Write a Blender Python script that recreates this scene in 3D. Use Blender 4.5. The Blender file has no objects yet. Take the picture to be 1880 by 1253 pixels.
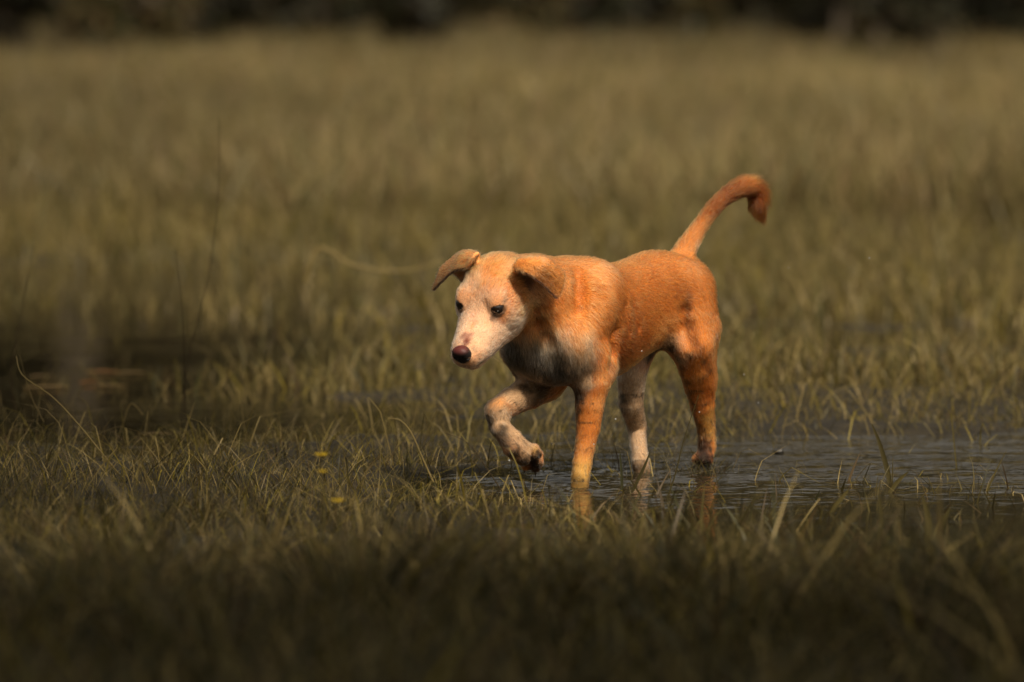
import bpy, math, random
import numpy as np
from mathutils import Vector
rng = np.random.default_rng(7)
R = math.radians
sc = bpy.context.scene
C = sc.collection

# ------------------------------------------------------------------ camera
CAM_H, FOCAL_PX = 1.0, 200.0/36.0*1880.0
PITCH = math.atan((626.5+60.0)/FOCAL_PX)
cam_d = bpy.data.cameras.new('camera'); cam = bpy.data.objects.new('camera', cam_d); C.objects.link(cam)
cam.location = (0, 0, CAM_H); cam.rotation_euler = (math.pi/2-PITCH, 0, 0)
cam_d.lens = 200; cam_d.sensor_width = 36; cam_d.clip_start = 0.5; cam_d.clip_end = 2000
cam_d.dof.use_dof = True; cam_d.dof.focus_distance = 10.92; cam_d.dof.aperture_fstop = 3.0
sc.camera = cam
# ------------------------------------------------------------------ world, sun, exposure
SUN_DIR = Vector((0.25, -0.58, 0.775)).normalized()          # towards the sun
SUN_EL = math.asin(SUN_DIR.z); SUN_AZ = math.atan2(SUN_DIR.x, SUN_DIR.y)
w = bpy.data.worlds.new('World'); sc.world = w; w.use_nodes = True
nt = w.node_tree; nt.nodes.clear()
sky = nt.nodes.new('ShaderNodeTexSky'); sky.sky_type = 'NISHITA'; sky.sun_disc = False
sky.sun_elevation = SUN_EL; sky.sun_rotation = SUN_AZ
sky.air_density = 1.0; sky.dust_density = 6.0; sky.ozone_density = 0.3
bgn = nt.nodes.new('ShaderNodeBackground'); bgn.inputs[1].default_value = 0.085
hs = nt.nodes.new('ShaderNodeHueSaturation'); hs.inputs['Saturation'].default_value = 0.15
out = nt.nodes.new('ShaderNodeOutputWorld')
nt.links.new(sky.outputs[0], hs.inputs['Color']); wt = nt.nodes.new('ShaderNodeMixRGB'); wt.blend_type = 'MULTIPLY'; wt.inputs[0].default_value = 1; wt.inputs[2].default_value = (1.0, .93, .80, 1)
nt.links.new(hs.outputs[0], wt.inputs[1]); nt.links.new(wt.outputs[0], bgn.inputs[0]); nt.links.new(bgn.outputs[0], out.inputs[0])
sl = bpy.data.lights.new('sun', 'SUN'); sl.energy = 5.0; sl.angle = R(7); sl.color = (1.0, 0.86, 0.68)
so = bpy.data.objects.new('sun', sl); C.objects.link(so); so.rotation_euler = SUN_DIR.to_track_quat('Z', 'Y').to_euler()
so.location = (5, -5, 12)
sc.view_settings.view_transform = 'Standard'; sc.view_settings.look = 'None'
sc.view_settings.exposure = 0.1; sc.view_settings.gamma = 1.0
sc.cycles.use_denoising = True
sc.cycles.max_bounces = 10; sc.cycles.transparent_max_bounces = 16
sc.cycles.caustics_reflective = False; sc.cycles.caustics_refractive = False
sc.cycles.sample_clamp_indirect = 4.0

# ------------------------------------------------------------------ helpers
def tag(o, label=None, cat=None, group=None, kind=None):
    if label: o['label'] = label
    if cat: o['category'] = cat
    if group: o['group'] = group
    if kind: o['kind'] = kind
    return o
def empty(name, loc=(0, 0, 0)):
    o = bpy.data.objects.new(name, None); C.objects.link(o); o.location = loc; o.empty_display_size = 0.1
    return o
def mesh_np(name, V, F, mat, parent=None, col=None, smooth=True, attr='tint'):
    """V (n,3), F (m,k) with constant k, col (n,3) per point"""
    V = np.asarray(V, np.float32); F = np.asarray(F, np.int32)
    me = bpy.data.meshes.new(name); k = F.shape[1]
    me.vertices.add(len(V)); me.vertices.foreach_set('co', V.ravel())
    me.loops.add(F.size); me.loops.foreach_set('vertex_index', F.ravel())
    me.polygons.add(len(F)); me.polygons.foreach_set('loop_start', np.arange(len(F), dtype=np.int32)*k)
    me.polygons.foreach_set('use_smooth', np.full(len(F), smooth, bool))
    me.update(calc_edges=True)
    if col is not None:
        a = me.attributes.new(attr, 'FLOAT_COLOR', 'POINT')
        a.data.foreach_set('color', np.c_[col, np.ones(len(col))].astype(np.float32).ravel())
    me.materials.append(mat)
    o = bpy.data.objects.new(name, me); C.objects.link(o)
    if parent: o.parent = parent
    return o
def mat_new(name):
    m = bpy.data.materials.new(name); m.use_nodes = True
    n = m.node_tree; b = n.nodes['Principled BSDF']
    return m, n, b
def node(n, t, **kw):
    x = n.nodes.new(t)
    for k, v in kw.items(): setattr(x, k, v)
    return x
def pix_ray(px, py):
    u = (px-940.0)/FOCAL_PX; v = -(py-626.5)/FOCAL_PX
    c, s = math.cos(PITCH), math.sin(PITCH)
    return np.array([u, c+v*s, -s+v*c])
def on_ground(px, py, z=0.0):
    r = pix_ray(px, py); t = (z-CAM_H)/r[2]
    return np.array([0, 0, CAM_H])+r*t
def at_depth(px, py, Y):
    r = pix_ray(px, py); return np.array([0, 0, CAM_H])+r*(Y/r[1])
HD = np.array([-0.574, -0.819, 0]); HD /= np.linalg.norm(HD)      # the way the dog walks
HL = np.array([0.819, -0.574, 0]); HL /= np.linalg.norm(HL)
ORG = at_depth(1060, 467, 11.0); ORG[2] = 0
def to_world(p): p = np.asarray(p, float); return ORG+p[..., :1]*HD+p[..., 1:2]*HL+p[..., 2:3]*np.array([0, 0, 1.0])
def to_dog(pw): q = np.asarray(pw)-ORG; return np.stack([q@HD, q@HL, q[..., 2]], -1)
def D(px, py, bl):
    r = pix_ray(px, py); o = np.array([0, 0, CAM_H])
    t = (bl-np.dot(o-ORG, HL))/np.dot(r, HL)
    return to_dog(o+r*t)
def vnoise(x, y, seed=0):
    """smooth value noise, about -1..1"""
    r2 = np.random.default_rng(seed); T = r2.random((64, 64))*2-1
    xi = np.floor(x).astype(int); yi = np.floor(y).astype(int); fx = x-xi; fy = y-yi
    fx = fx*fx*(3-2*fx); fy = fy*fy*(3-2*fy)
    g = lambda i, j: T[i % 64, j % 64]
    return (g(xi, yi)*(1-fx)+g(xi+1, yi)*fx)*(1-fy)+(g(xi, yi+1)*(1-fx)+g(xi+1, yi+1)*fx)*fy
def sm(a, b, x):
    t = np.clip((x-a)/(b-a), 0, 1); return t*t*(3-2*t)

# ------------------------------------------------------------------ ground and water
def pools(x, y):
    q = lambda cx, cy, rx, ry: np.exp(-(((x-cx)/rx)**2+((y-cy)/ry)**2)**1.5)
    return np.maximum.reduce([q(.90, 11.5, .78, .60), q(.10, 10.95, .30, .28), q(.78, 10.15, .50, .62), q(.45, 10.6, .35, .4),
                              q(-1.35, 14.6, .95, 1.9), q(-1.6, 17.9, 1.2, 1.0), q(-.75, 12.6, .42, .55), q(2.4, 12.0, 1.2, 1.2),
                              q(.2, 15.3, .9, .35), q(-.1, 12.4, .2, .15)])
def ground_z(x, y):
    h = 0.002+0.012*vnoise(x*1.1+3, y*.8+1, 1)+0.009*vnoise(x*4, y*4, 2)+0.007*vnoise(x*15, y*13, 3)+0.004*vnoise(x*34, y*30, 5)
    h = h-0.060*pools(x, y)+.012*sm(9.6, 8.6, y)
    hf = to_world(D(1297, 846, .045)); h = h+np.maximum(0, .014-h)*np.exp(-(((x-hf[0])/.06)**2+((y-hf[1])/.08)**2)**1.2)
    far = sm(18, 40, y)
    return h+far*(0.04+0.05*vnoise(x*.25, y*.25, 4))
xs = np.concatenate([np.linspace(-400, -8, 14)[:-1], np.linspace(-8, -3, 26)[:-1], np.linspace(-3, 3.4, 214)[:-1], np.linspace(3.4, 8, 24)[:-1], np.linspace(8, 400, 14)])
ys = np.concatenate([np.linspace(-60, 5, 20)[:-1], np.linspace(5, 20, 380)[:-1], np.linspace(20, 100, 110)[:-1], np.linspace(100, 900, 20)])
gx, gy = np.meshgrid(xs, ys, indexing='ij'); gz = ground_z(gx, gy)
V = np.c_[gx.ravel(), gy.ravel(), gz.ravel()]
nx, ny = len(xs), len(ys)
i, j = np.meshgrid(np.arange(nx-1), np.arange(ny-1), indexing='ij'); b0 = (i*ny+j).ravel()
F = np.c_[b0, b0+ny, b0+ny+1, b0+1]
m, n, b = mat_new('wet mud')
tc = node(n, 'ShaderNodeTexCoord'); nz = node(n, 'ShaderNodeTexNoise'); nz.inputs['Scale'].default_value = 14; nz.inputs['Detail'].default_value = 8
n.links.new(tc.outputs['Object'], nz.inputs['Vector'])
cr = node(n, 'ShaderNodeValToRGB'); cr.color_ramp.elements[0].position = .3; cr.color_ramp.elements[0].color = (.008, .007, .005, 1)
cr.color_ramp.elements[1].position = .75; cr.color_ramp.elements[1].color = (.034, .027, .015, 1)
n.links.new(nz.outputs['Fac'], cr.inputs[0]); n.links.new(cr.outputs[0], b.inputs['Base Color'])
b.inputs['Roughness'].default_value = .7; b.inputs['Specular IOR Level'].default_value = .25
bp = node(n, 'ShaderNodeBump'); bp.inputs['Strength'].default_value = .7; bp.inputs['Distance'].default_value = .01
n.links.new(nz.outputs['Fac'], bp.inputs['Height']); n.links.new(bp.outputs[0], b.inputs['Normal'])
tag(mesh_np('ground', V, F, m), kind='structure')

m, n, b = mat_new('marsh water')
tc = node(n, 'ShaderNodeTexCoord'); mp = node(n, 'ShaderNodeMapping'); mp.inputs['Scale'].default_value = (.45, .8, 1.0)
n.links.new(tc.outputs['Object'], mp.inputs[0])
n1 = node(n, 'ShaderNodeTexNoise'); n1.inputs['Scale'].default_value = 9; n1.inputs['Detail'].default_value = 4; n1.inputs['Roughness'].default_value = .6
n3 = node(n, 'ShaderNodeTexNoise'); n3.inputs['Scale'].default_value = 2.2; n3.inputs['Detail'].default_value = 3
n.links.new(mp.outputs[0], n1.inputs['Vector']); n.links.new(mp.outputs[0], n3.inputs['Vector'])
vd = node(n, 'ShaderNodeVectorMath', operation='DISTANCE'); vd.inputs[1].default_value = (.62, 11.7, 0); n.links.new(tc.outputs['Object'], vd.inputs[0])
mr = node(n, 'ShaderNodeMapRange'); mr.inputs['From Min'].default_value = .5; mr.inputs['From Max'].default_value = 1.35; mr.inputs['To Min'].default_value = 1.0; mr.inputs['To Max'].default_value = .16
n.links.new(vd.outputs['Value'], mr.inputs['Value'])
cr = node(n, 'ShaderNodeMapRange'); cr.inputs['From Min'].default_value = .42; cr.inputs['From Max'].default_value = .62; cr.inputs['To Min'].default_value = .35; cr.inputs['To Max'].default_value = 1.0
n.links.new(n3.outputs['Fac'], cr.inputs['Value'])
am = node(n, 'ShaderNodeMath', operation='MULTIPLY'); n.links.new(mr.outputs[0], am.inputs[0]); n.links.new(cr.outputs[0], am.inputs[1])
bp = node(n, 'ShaderNodeBump'); bp.inputs['Distance'].default_value = .030
n.links.new(am.outputs[0], bp.inputs['Strength'])
n.links.new(n1.outputs['Fac'], bp.inputs['Height']); n.links.new(bp.outputs[0], b.inputs['Normal'])
b.inputs['Base Color'].default_value = (.020, .016, .009, 1); b.inputs['Roughness'].default_value = .06; b.inputs['IOR'].default_value = 1.33
xw = np.concatenate([np.linspace(-60, -1.0, 12)[:-1], np.linspace(-1.0, 2.2, 400)[:-1], np.linspace(2.2, 60, 12)]); yw = np.concatenate([np.linspace(5, 9.6, 8)[:-1], np.linspace(9.6, 13.2, 430)[:-1], np.linspace(13.2, 26, 8)])
wx, wy = np.meshgrid(xw, yw, indexing='ij'); wz = np.zeros_like(wx)
for px_, py_, b_, am_, ph_w in ((1063, 895, .05, .0022, 0), (1180, 873, -.03, .0018, 1.3), (1297, 850, .045, .0016, 2.2), (985, 868, -.02, .0024, .6)):
    c_ = to_world(D(px_, py_, b_)); d_ = np.hypot(wx-c_[0], wy-c_[1]); wz += am_*np.exp(-d_/.22)*np.sin(d_*2*math.pi/.052+ph_w)*sm(0, .03, d_)
edge = sm(-1.0, -.7, wx)*sm(2.2, 1.8, wx)*sm(9.6, 9.9, wy)*sm(13.2, 12.8, wy)
wz += .0016*edge*(vnoise(wx*11, wy*19, 61)+.7*vnoise(wx*23+5, wy*41, 62))*np.exp(-(((wx-.75)/.9)**2+((wy-11.6)/.9)**2)); wz *= edge
i, j = np.meshgrid(np.arange(len(xw)-1), np.arange(len(yw)-1), indexing='ij'); b0 = (i*len(yw)+j).ravel()
tag(mesh_np('water', np.c_[wx.ravel(), wy.ravel(), wz.ravel()], np.c_[b0, b0+len(yw), b0+len(yw)+1, b0+1], m), kind='structure')

# ------------------------------------------------------------------ dog: solid field and its surface
yaw, pit, rol, HS = R(32.5), R(44), R(-7), 1.07
f_ = np.array([-math.sin(yaw)*math.cos(pit), -math.cos(yaw)*math.cos(pit), -math.sin(pit)])
l0 = np.array([math.cos(yaw), -math.sin(yaw), 0]); u0 = np.cross(f_, l0); u0 = u0 if u0[2] > 0 else -u0
l_ = math.cos(rol)*l0+math.sin(rol)*u0; u_ = -math.sin(rol)*l0+math.cos(rol)*u0
HO_w = to_world(D(893, 555, -0.02))
def d2v(v): return np.array([v@HD, v@HL, v[2]])
HM = np.stack([d2v(f_), d2v(l_), d2v(u_)])                        # rows: head axes in dog space
HO = to_dog(HO_w)
def head(p): return HO+(np.asarray(p, float)*HS)@HM                # head space -> dog space
def to_head(P): return (P-HO)@HM.T/HS
def HP(px, py, f):                                                 # pixel + head-forward coordinate -> dog space
    r = pix_ray(px, py); o = np.array([0, 0, CAM_H]); c = HO_w+f_*f*HS
    t = np.dot(c-o, f_)/np.dot(r, f_); return to_dog(o+r*t)

RES = 0.0021
LO = np.array([-.80, -.20, -.045]); HI = np.array([.40, .22, .62])
NG = np.ceil((HI-LO)/RES).astype(int)+1
class Field:
    def __init__(s, lo, hi, res):
        s.lo, s.res = np.array(lo, float), res
        s.n = np.ceil((np.array(hi)-lo)/res).astype(int)+1
        s.v = np.full(s.n, .06, np.float32)
    def op(s, fn, lo, hi, k=.02, sub=False, pad=.03):
        pad = min(pad, .03)+k
        a = np.clip(((np.array(lo)-pad-s.lo)/s.res).astype(int), 0, s.n); b_ = np.clip(((np.array(hi)+pad-s.lo)/s.res).astype(int)+1, 0, s.n)
        if np.any(b_ <= a): return
        ax = [s.lo[q]+np.arange(a[q], b_[q])*s.res for q in range(3)]
        G = np.stack(np.meshgrid(*ax, indexing='ij'), -1).astype(np.float32)
        d = fn(G).astype(np.float32); sl_ = tuple(slice(a[q], b_[q]) for q in range(3)); v = s.v[sl_]
        if sub: d, v = d, -v
        h = np.clip(.5+.5*(v-d)/k, 0, 1); r = d*h+v*(1-h)-k*h*(1-h)
        s.v[sl_] = -r if sub else r
def surface_nets(v, lo, res):
    nx, ny, nz = v.shape; neg = v < 0
    c = np.zeros((nx-1, ny-1, nz-1), np.int8)
    for dx in (0, 1):
        for dy in (0, 1):
            for dz in (0, 1): c += neg[dx:nx-1+dx, dy:ny-1+dy, dz:nz-1+dz]
    act = (c > 0) & (c < 8); idx = np.full(act.shape, -1, np.int64); ii = np.argwhere(act); idx[act] = np.arange(len(ii))
    S = np.zeros((len(ii), 3)); W = np.zeros(len(ii))
    cor = [(a, b, c_) for a in (0, 1) for b in (0, 1) for c_ in (0, 1)]
    for p in cor:
        for q in range(3):
            if p[q] == 0:
                p2 = list(p); p2[q] = 1
                v0 = v[ii[:, 0]+p[0], ii[:, 1]+p[1], ii[:, 2]+p[2]]; v1 = v[ii[:, 0]+p2[0], ii[:, 1]+p2[1], ii[:, 2]+p2[2]]
                x = (v0 < 0) != (v1 < 0); t = np.where(x, v0/np.where(x, v0-v1, 1), 0)
                pt = np.array(p, float)[None]+t[:, None]*(np.array(p2)-np.array(p))[None]
                S += pt*x[:, None]; W += x
    P = (ii+S/np.maximum(W, 1)[:, None])*res+lo
    faces = []
    for q in range(3):
        a_, b_ = (q+1) % 3, (q+2) % 3
        sh = [slice(1, -1)]*3; sh[q] = slice(0, -1)
        s2 = [slice(1, -1)]*3; s2[q] = slice(1, None)
        n0 = neg[tuple(sh)]; n1 = neg[tuple(s2)]; e = np.argwhere(n0 != n1)
        flip = n0[e[:, 0], e[:, 1], e[:, 2]]
        base = e.copy(); 
        for t_ in range(3):
            if t_ != q: base[:, t_] += 1
        def g(da, db):
            z = base.copy(); z[:, a_] -= da; z[:, b_] -= db
            return idx[z[:, 0], z[:, 1], z[:, 2]]
        Q = np.c_[g(1, 1), g(0, 1), g(0, 0), g(1, 0)]; Q[~flip] = Q[~flip][:, ::-1]
        faces.append(Q)
    Fq = np.concatenate(faces); Fq = Fq[(Fq >= 0).all(1)]
    return P, Fq

BONES = []                                                          # (a, b, radius, direction, hair length)
FB = Field(LO, HI, RES)
def cone(a, b, ra, rb, k=.02, hair=.010, flow=None, sub=False, F_=None):
    a, b = np.array(a, float), np.array(b, float); ba = b-a; L2 = max(ba@ba, 1e-9)
    def fn(P):
        t = np.clip(((P-a)@ba)/L2, 0, 1)
        return np.linalg.norm(P-a-t[..., None]*ba, axis=-1)-(ra+(rb-ra)*t)
    r = max(ra, rb); (F_ or FB).op(fn, np.minimum(a, b)-r, np.maximum(a, b)+r, k, sub)
    if hair is not None: BONES.append((a, b, (ra+rb)/2, (ba/math.sqrt(L2)) if flow is None else np.array(flow, float), hair))
def chain(pts, k=.02, hair=.010, flow=None, ki=.003):
    segs = [(np.array(p[0], float), np.array(q[0], float), p[1], q[1]) for p, q in zip(pts[:-1], pts[1:])]
    def fn(P):
        o = None
        for a, b_, ra, rb in segs:
            ba = b_-a; t = np.clip(((P-a)@ba)/max(ba@ba, 1e-9), 0, 1); d = np.linalg.norm(P-a-t[..., None]*ba, axis=-1)-(ra+(rb-ra)*t)
            if o is None: o = d
            else: h = np.clip(.5+.5*(o-d)/ki, 0, 1); o = d*h+o*(1-h)-ki*h*(1-h)
        return o
    A = np.array([p[0] for p in pts]); r = max(p[1] for p in pts)
    FB.op(fn, A.min(0)-r, A.max(0)+r, k)
    for a, b_, ra, rb in segs: BONES.append((a, b_, (ra+rb)/2, (b_-a)/max(np.linalg.norm(b_-a), 1e-6) if flow is None else np.array(flow, float), hair))
def ell(c, r, M=None, k=.02, sub=False, F_=None):
    c, r = np.array(c, float), np.array(r, float); M = np.eye(3) if M is None else M
    def fn(P):
        q = (P-c)@M.T; g = np.linalg.norm(q/r, axis=-1); g2 = np.linalg.norm(q/r**2, axis=-1)
        return g*(g-1)/np.maximum(g2, 1e-6)
    R_ = r.max(); (F_ or FB).op(fn, c-R_, c+R_, k, sub)

# trunk: swept section
TS = np.array([[-.40, .030, .385, .320], [-.385, .050, .402, .290], [-.35, .066, .422, .265], [-.30, .072, .441, .254], [-.24, .070, .439, .246], [-.18, .071, .424, .228],
               [-.12, .084, .419, .206], [-.05, .089, .428, .195], [.01, .084, .434, .195], [.06, .074, .428, .202], [.09, .062, .410, .212], [.12, .045, .375, .245]])
def trunk(P):
    a = P[..., 0]; ac = np.clip(a, TS[0, 0], TS[-1, 0])
    s = np.linspace(TS[0, 0], TS[-1, 0], 60)
    def sp(col):
        y = np.interp(s, TS[:, 0], TS[:, col]); y = np.convolve(np.r_[[y[0]]*3, y, [y[-1]]*3], np.ones(7)/7, 'valid'); return np.interp(ac, s, y)
    w_, t_, b_ = sp(1), sp(2), sp(3); zc = t_*.5+b_*.5+.012; hh = np.where(P[..., 2] > zc, t_-zc, zc-b_)
    yy = np.abs(P[..., 1])/w_; zz = np.abs(P[..., 2]-zc)/hh; aa = np.abs(a-ac)/.03
    g = (yy**2.2+zz**2.2+aa**2.2)**(1/2.2)
    return (g-1)*np.minimum(w_, hh)*.8
FB.op(trunk, [-.44, -.10, .18], [.17, .10, .45], .02)
BONES.append((np.array([-.38, 0, .35]), np.array([.05, 0, .33]), .085, np.array([-1, 0, -.30]), .012))
# neck (fur runs back and down the throat)
hb = head((-.055, 0, -.012)); 
cone((.02, 0, .350), hb*.55+np.array([.02, 0, .350])*.45, .080, .066, .03, .015, (-.75, 0, -.65))
cone(hb*.55+np.array([.02, 0, .350])*.45, hb, .066, .056, .03, .014, (-.75, 0, -.65))
cone((.08, 0, .285), (.130, -.008, .325), .058, .050, .04, .018, (-.2, 0, -1))
ell((.095, 0, .255), (.045, .058, .045), k=.04)
# left shoulder, standing foreleg
chain([((-.01, .040, .386), .028), ((.045, .048, .33), .036), ((.085, .050, .280), .039), (D(1092, 672, .060), .036)], .045, .014, (-.35, 0, -1))
chain([(D(1092, 672, .060), .036), (D(1087, 705, .062), .0330), (D(1083, 742, .058), .0270), (D(1080, 785, .055), .0225), (D(1074, 822, .052), .0185), (D(1069, 850, .050), .0175), (D(1066, 875, .050), .0170), (D(1063, 905, .050), .018)], .018, .007)
pw = D(1063, 905, .050)
for s_ in (-.017, -.006, .006, .017):
    cone(pw, pw+np.array([.028-abs(s_)*.4, s_, -.014]), .011, .0085, .006, .006)
# right shoulder, raised foreleg
chain([((0, -.050, .390), .030), ((.06, -.062, .33), .038), ((.105, -.058, .268), .038), (D(992, 700, -.060), .032)], .035, .014, (-.35, 0, -1))
wr = D(912, 757, -.065)
chain([(D(1000, 700, -.055), .036), (D(972, 720, -.060), .0310), (D(940, 737, -.063), .0255), (D(916, 753, -.065), .0225)], .016, .009)
chain([(D(913, 757, -.065), .0215), (D(917, 783, -.060), .0190), (D(940, 806, -.048), .0170), (D(964, 828, -.036), .0175)], .012, .006)
chain([(D(917, 792, -.05), .0120), (D(938, 824, -.035), .0145), (D(960, 842, -.03), .0145)], .010, .006)
pr = D(968, 832, -.034)
CLAWS = []
for q, (ex, ey, eb, mx, my) in enumerate([(986, 834, -.006, 980, 826), (989, 849, -.018, 986, 836), (983, 859, -.034, 983, 843), (966, 856, -.050, 970, 846)]):
    e = D(ex, ey, eb); mid = D(mx, my, (eb-.034)/2); chain([(pr, .0130), (mid, .0115), (e, .0095)], .005, .005)
    CLAWS.append((e, e-mid))
cone(D(946, 795, -.040), D(954, 797, -.036), .0048, .0030, .004, .005)   # dewclaw side
# hind legs
chain([((-.30, -.045, .36), .055), ((-.265, -.040, .27), .044), (D(1160, 690, -.030), .0270), (D(1158, 740, -.042), .0225), (D(1169, 783, -.055), .0175), (D(1172, 815, -.045), .0150), (D(1176, 850, -.032), .0165), (D(1180, 876, -.030), .0180)], .022, .009)
ph = D(1180, 878, -.030)
for s_ in (-.017, -.006, .006, .017):
    cone(ph, ph+np.array([.030-abs(s_)*.4, s_, -.014]), .011, .0085, .006, .006)
chain([((-.315, .034, .365), .046), ((-.312, .048, .30), .047), (D(1272, 635, .066), .042), (D(1278, 672, .060), .0350), (D(1285, 708, .050), .0300), (D(1290, 745, .048), .0230), (D(1297, 790, .046), .0165), (D(1298, 822, .045), .0175)], .035, .008)
cone((-.350, .036, .345), D(1285, 600, .048), .040, .034, .04, .012, (-.2, 0, -1))
cone(D(1284, 610, .052), D(1301, 702, .048), .033, .0140, .025, .010)
ph2 = D(1299, 825, .045)
for s_ in (-.016, -.0055, .0055, .016):
    cone(ph2, ph2+np.array([.024-abs(s_)*.4, s_, -.020]), .0115, .0088, .005, .006)
# rump and tail
ell((-.372, 0, .372), (.040, .055, .052), k=.03)
tail = [((1248, 480), .000, .024), ((1264, 450), .002, .0190), ((1282, 421), .006, .0145), ((1306, 388), .010, .0140), ((1331, 362), .014, .0145), ((1358, 346), .018, .0165), ((1379, 343), .022, .0190), ((1391, 357), .026, .0190), ((1392, 378), .028, .0145), ((1399, 400), .028, .0030)]
tp = [(D(p[0], p[1], bl), r) for p, bl, r in tail]
TT = np.array([np.r_[p, r] for p, r in tp]); xq = np.linspace(0, len(TT)-1, 34); iq = np.clip(xq.astype(int), 0, len(TT)-2); fq = (xq-iq)[:, None]
Q0 = TT[np.clip(iq-1, 0, 99)]; Q1 = TT[iq]; Q2 = TT[iq+1]; Q3 = TT[np.clip(iq+2, 0, len(TT)-1)]
TQ = .5*((2*Q1)+(-Q0+Q2)*fq+(2*Q0-5*Q1+4*Q2-Q3)*fq*fq+(-Q0+3*Q1-3*Q2+Q3)*fq**3); tq = [(q[:3], max(q[3], .003)) for q in TQ]
chain(tq[:17], .014, .013); chain(tq[16:], .004, .024)
# head: swept profile, head space
HSEC = np.array([[-.098, .030, .016, -.034], [-.082, .046, .034, -.052], [-.060, .056, .044, -.070], [-.035, .060, .047, -.083], [-.010, .060, .043, -.088],
                 [.006, .056, .035, -.087], [.022, .050, .025, -.082], [.038, .0450, .016, -.075], [.060, .0400, .009, -.068], [.085, .0345, .004, -.060], [.102, .0300, .001, -.053], [.114, .0225, -.003, -.043]])
def skull(P):
    q = to_head(P); s = q[..., 0]; ss = np.linspace(HSEC[0, 0], HSEC[-1, 0], 80); c_ = np.clip(s, ss[0], ss[-1])
    def sp(col):
        y = np.interp(ss, HSEC[:, 0], HSEC[:, col]); y = np.convolve(np.r_[[y[0]]*2, y, [y[-1]]*2], np.ones(5)/5, 'valid'); return np.interp(c_, ss, y)
    w_, t_, b_ = sp(1), sp(2), sp(3); zc = (t_+b_)/2-.002; hh = np.where(q[..., 2] > zc, t_-zc, zc-b_)
    g = ((np.abs(q[..., 1])/w_)**2.3+(np.abs(q[..., 2]-zc)/hh)**2.3+(np.abs(s-c_)/.012)**2.3)**(1/2.3)
    return (g-1)*np.minimum(w_, hh)*.85*HS
hc = np.array([head(p) for p in ((-.11, -.06, -.06), (.125, .06, .055), (-.11, .06, .055), (.125, -.06, -.06), (-.11, .06, -.06), (.125, .06, -.06), (-.11, -.06, .055), (.125, -.06, .055))])
FB.op(skull, hc.min(0), hc.max(0), .016)
for s_ in (-1, 1):
    ell(head((.010, s_*.033, .026)), np.array((.014, .013, .007))*HS, HM, .018)      # brow
    ell(head((-.012, s_*.046, -.016)), np.array((.034, .014, .026))*HS, HM, .014)    # cheek
    ell(head((.088, s_*.017, -.026)), np.array((.028, .015, .016))*HS, HM, .008)     # lip
ell(head((.080, 0, -.054)), np.array((.032, .019, .012))*HS, HM, .008)               # chin
BONES.append((head((-.03, 0, -.01)), head((-.09, 0, -.01)), .055, -HM[0], .010))
BONES.append((head((.105, 0, -.015)), head((.0, 0, -.01)), .028, -HM[0], .0062))
EYES = [head((.0205, s_*.0345, .0135)) for s_ in (-1, 1)]
ER = .0128*HS
for s_, e in zip((-1, 1), EYES):
    ell(e, np.array((.0146, .0142, .0140))*HS, HM, .006)
    out_ = HM.T@np.array([.74, s_*.60, .30]); out_ /= np.linalg.norm(out_)
    fw = HM.T@np.array([.60, -s_*.72, .18]); fw = fw-out_*(fw@out_); fw /= np.linalg.norm(fw); up_ = np.cross(out_, fw)
    Me = np.stack([fw, up_, out_])
    ell(e+out_*.012, np.array((.0145, .0080, .014)), Me, .002, sub=True)
# mouth groove
for s_ in (-1, 1):
    mp_ = [(.116, s_*.006, -.034), (.102, s_*.026, -.042), (.082, s_*.033, -.048), (.064, s_*.038, -.050), (.050, s_*.041, -.048)]
    for p, q in zip(mp_[:-1], mp_[1:]): cone(head(p), head(q), .0018, .0018, .003, None, sub=True)
# ears: folded flaps
def ear(G, r0=.0036, hair=.007):
    G = np.array([[HP(*c) for c in row] for row in G]); nr, nc = G.shape[:2]
    def lag(T, t):                                                  # smooth interpolation through rows (T: n,...)
        n_ = len(T); x = t*(n_-1); i0 = np.clip(np.floor(x).astype(int), 0, n_-2); f = (x-i0)[:, None, None]
        P0 = T[np.clip(i0-1, 0, n_-1)]; P1 = T[i0]; P2 = T[i0+1]; P3 = T[np.clip(i0+2, 0, n_-1)]
        return .5*((2*P1)+(-P0+P2)*f+(2*P0-5*P1+4*P2-P3)*f*f+(-P0+3*P1-3*P2+P3)*f**3)
    A = lag(G, np.linspace(0, 1, 34)); B = lag(A.transpose(1, 0, 2), np.linspace(0, 1, 34))   # (u, v, 3)
    pts = B.reshape(-1, 3); lo, hi = pts.min(0)-.006, pts.max(0)+.006
    def fn(P):
        sh = P.shape[:-1]; Q = P.reshape(-1, 3); o = np.full(len(Q), .05, np.float32)
        for k_ in range(0, len(Q), 20000):
            q = Q[k_:k_+20000]; d2 = (q**2).sum(1)[:, None]+(pts**2).sum(1)[None]-2*q@pts.T.astype(np.float32)
            o[k_:k_+20000] = np.sqrt(np.maximum(d2.min(1), 0))-r0
        return o.reshape(sh)
    FB.op(fn, lo, hi, .004, pad=.004)
    base = B[:6].mean((0, 1)); tip = B[-1, -1]
    BONES.append((B[4].mean(0), B[-1].mean(0), .012, (B[-1].mean(0)-B[4].mean(0))/np.linalg.norm(B[-1].mean(0)-B[4].mean(0)), hair))
    return pts
EAR_L = ear([[(946, 496, -.048), (968, 506, -.074), (988, 528, -.092)],
             [(950, 484, -.056), (990, 484, -.086), (1022, 512, -.100)],
             [(954, 478, -.055), (1000, 475, -.080), (1032, 500, -.092)],
             [(951, 481, -.050), (998, 486, -.058), (1032, 522, -.074)],
             [(944, 490, -.042), (980, 507, -.036), (1022, 546, -.052)]])
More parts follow.
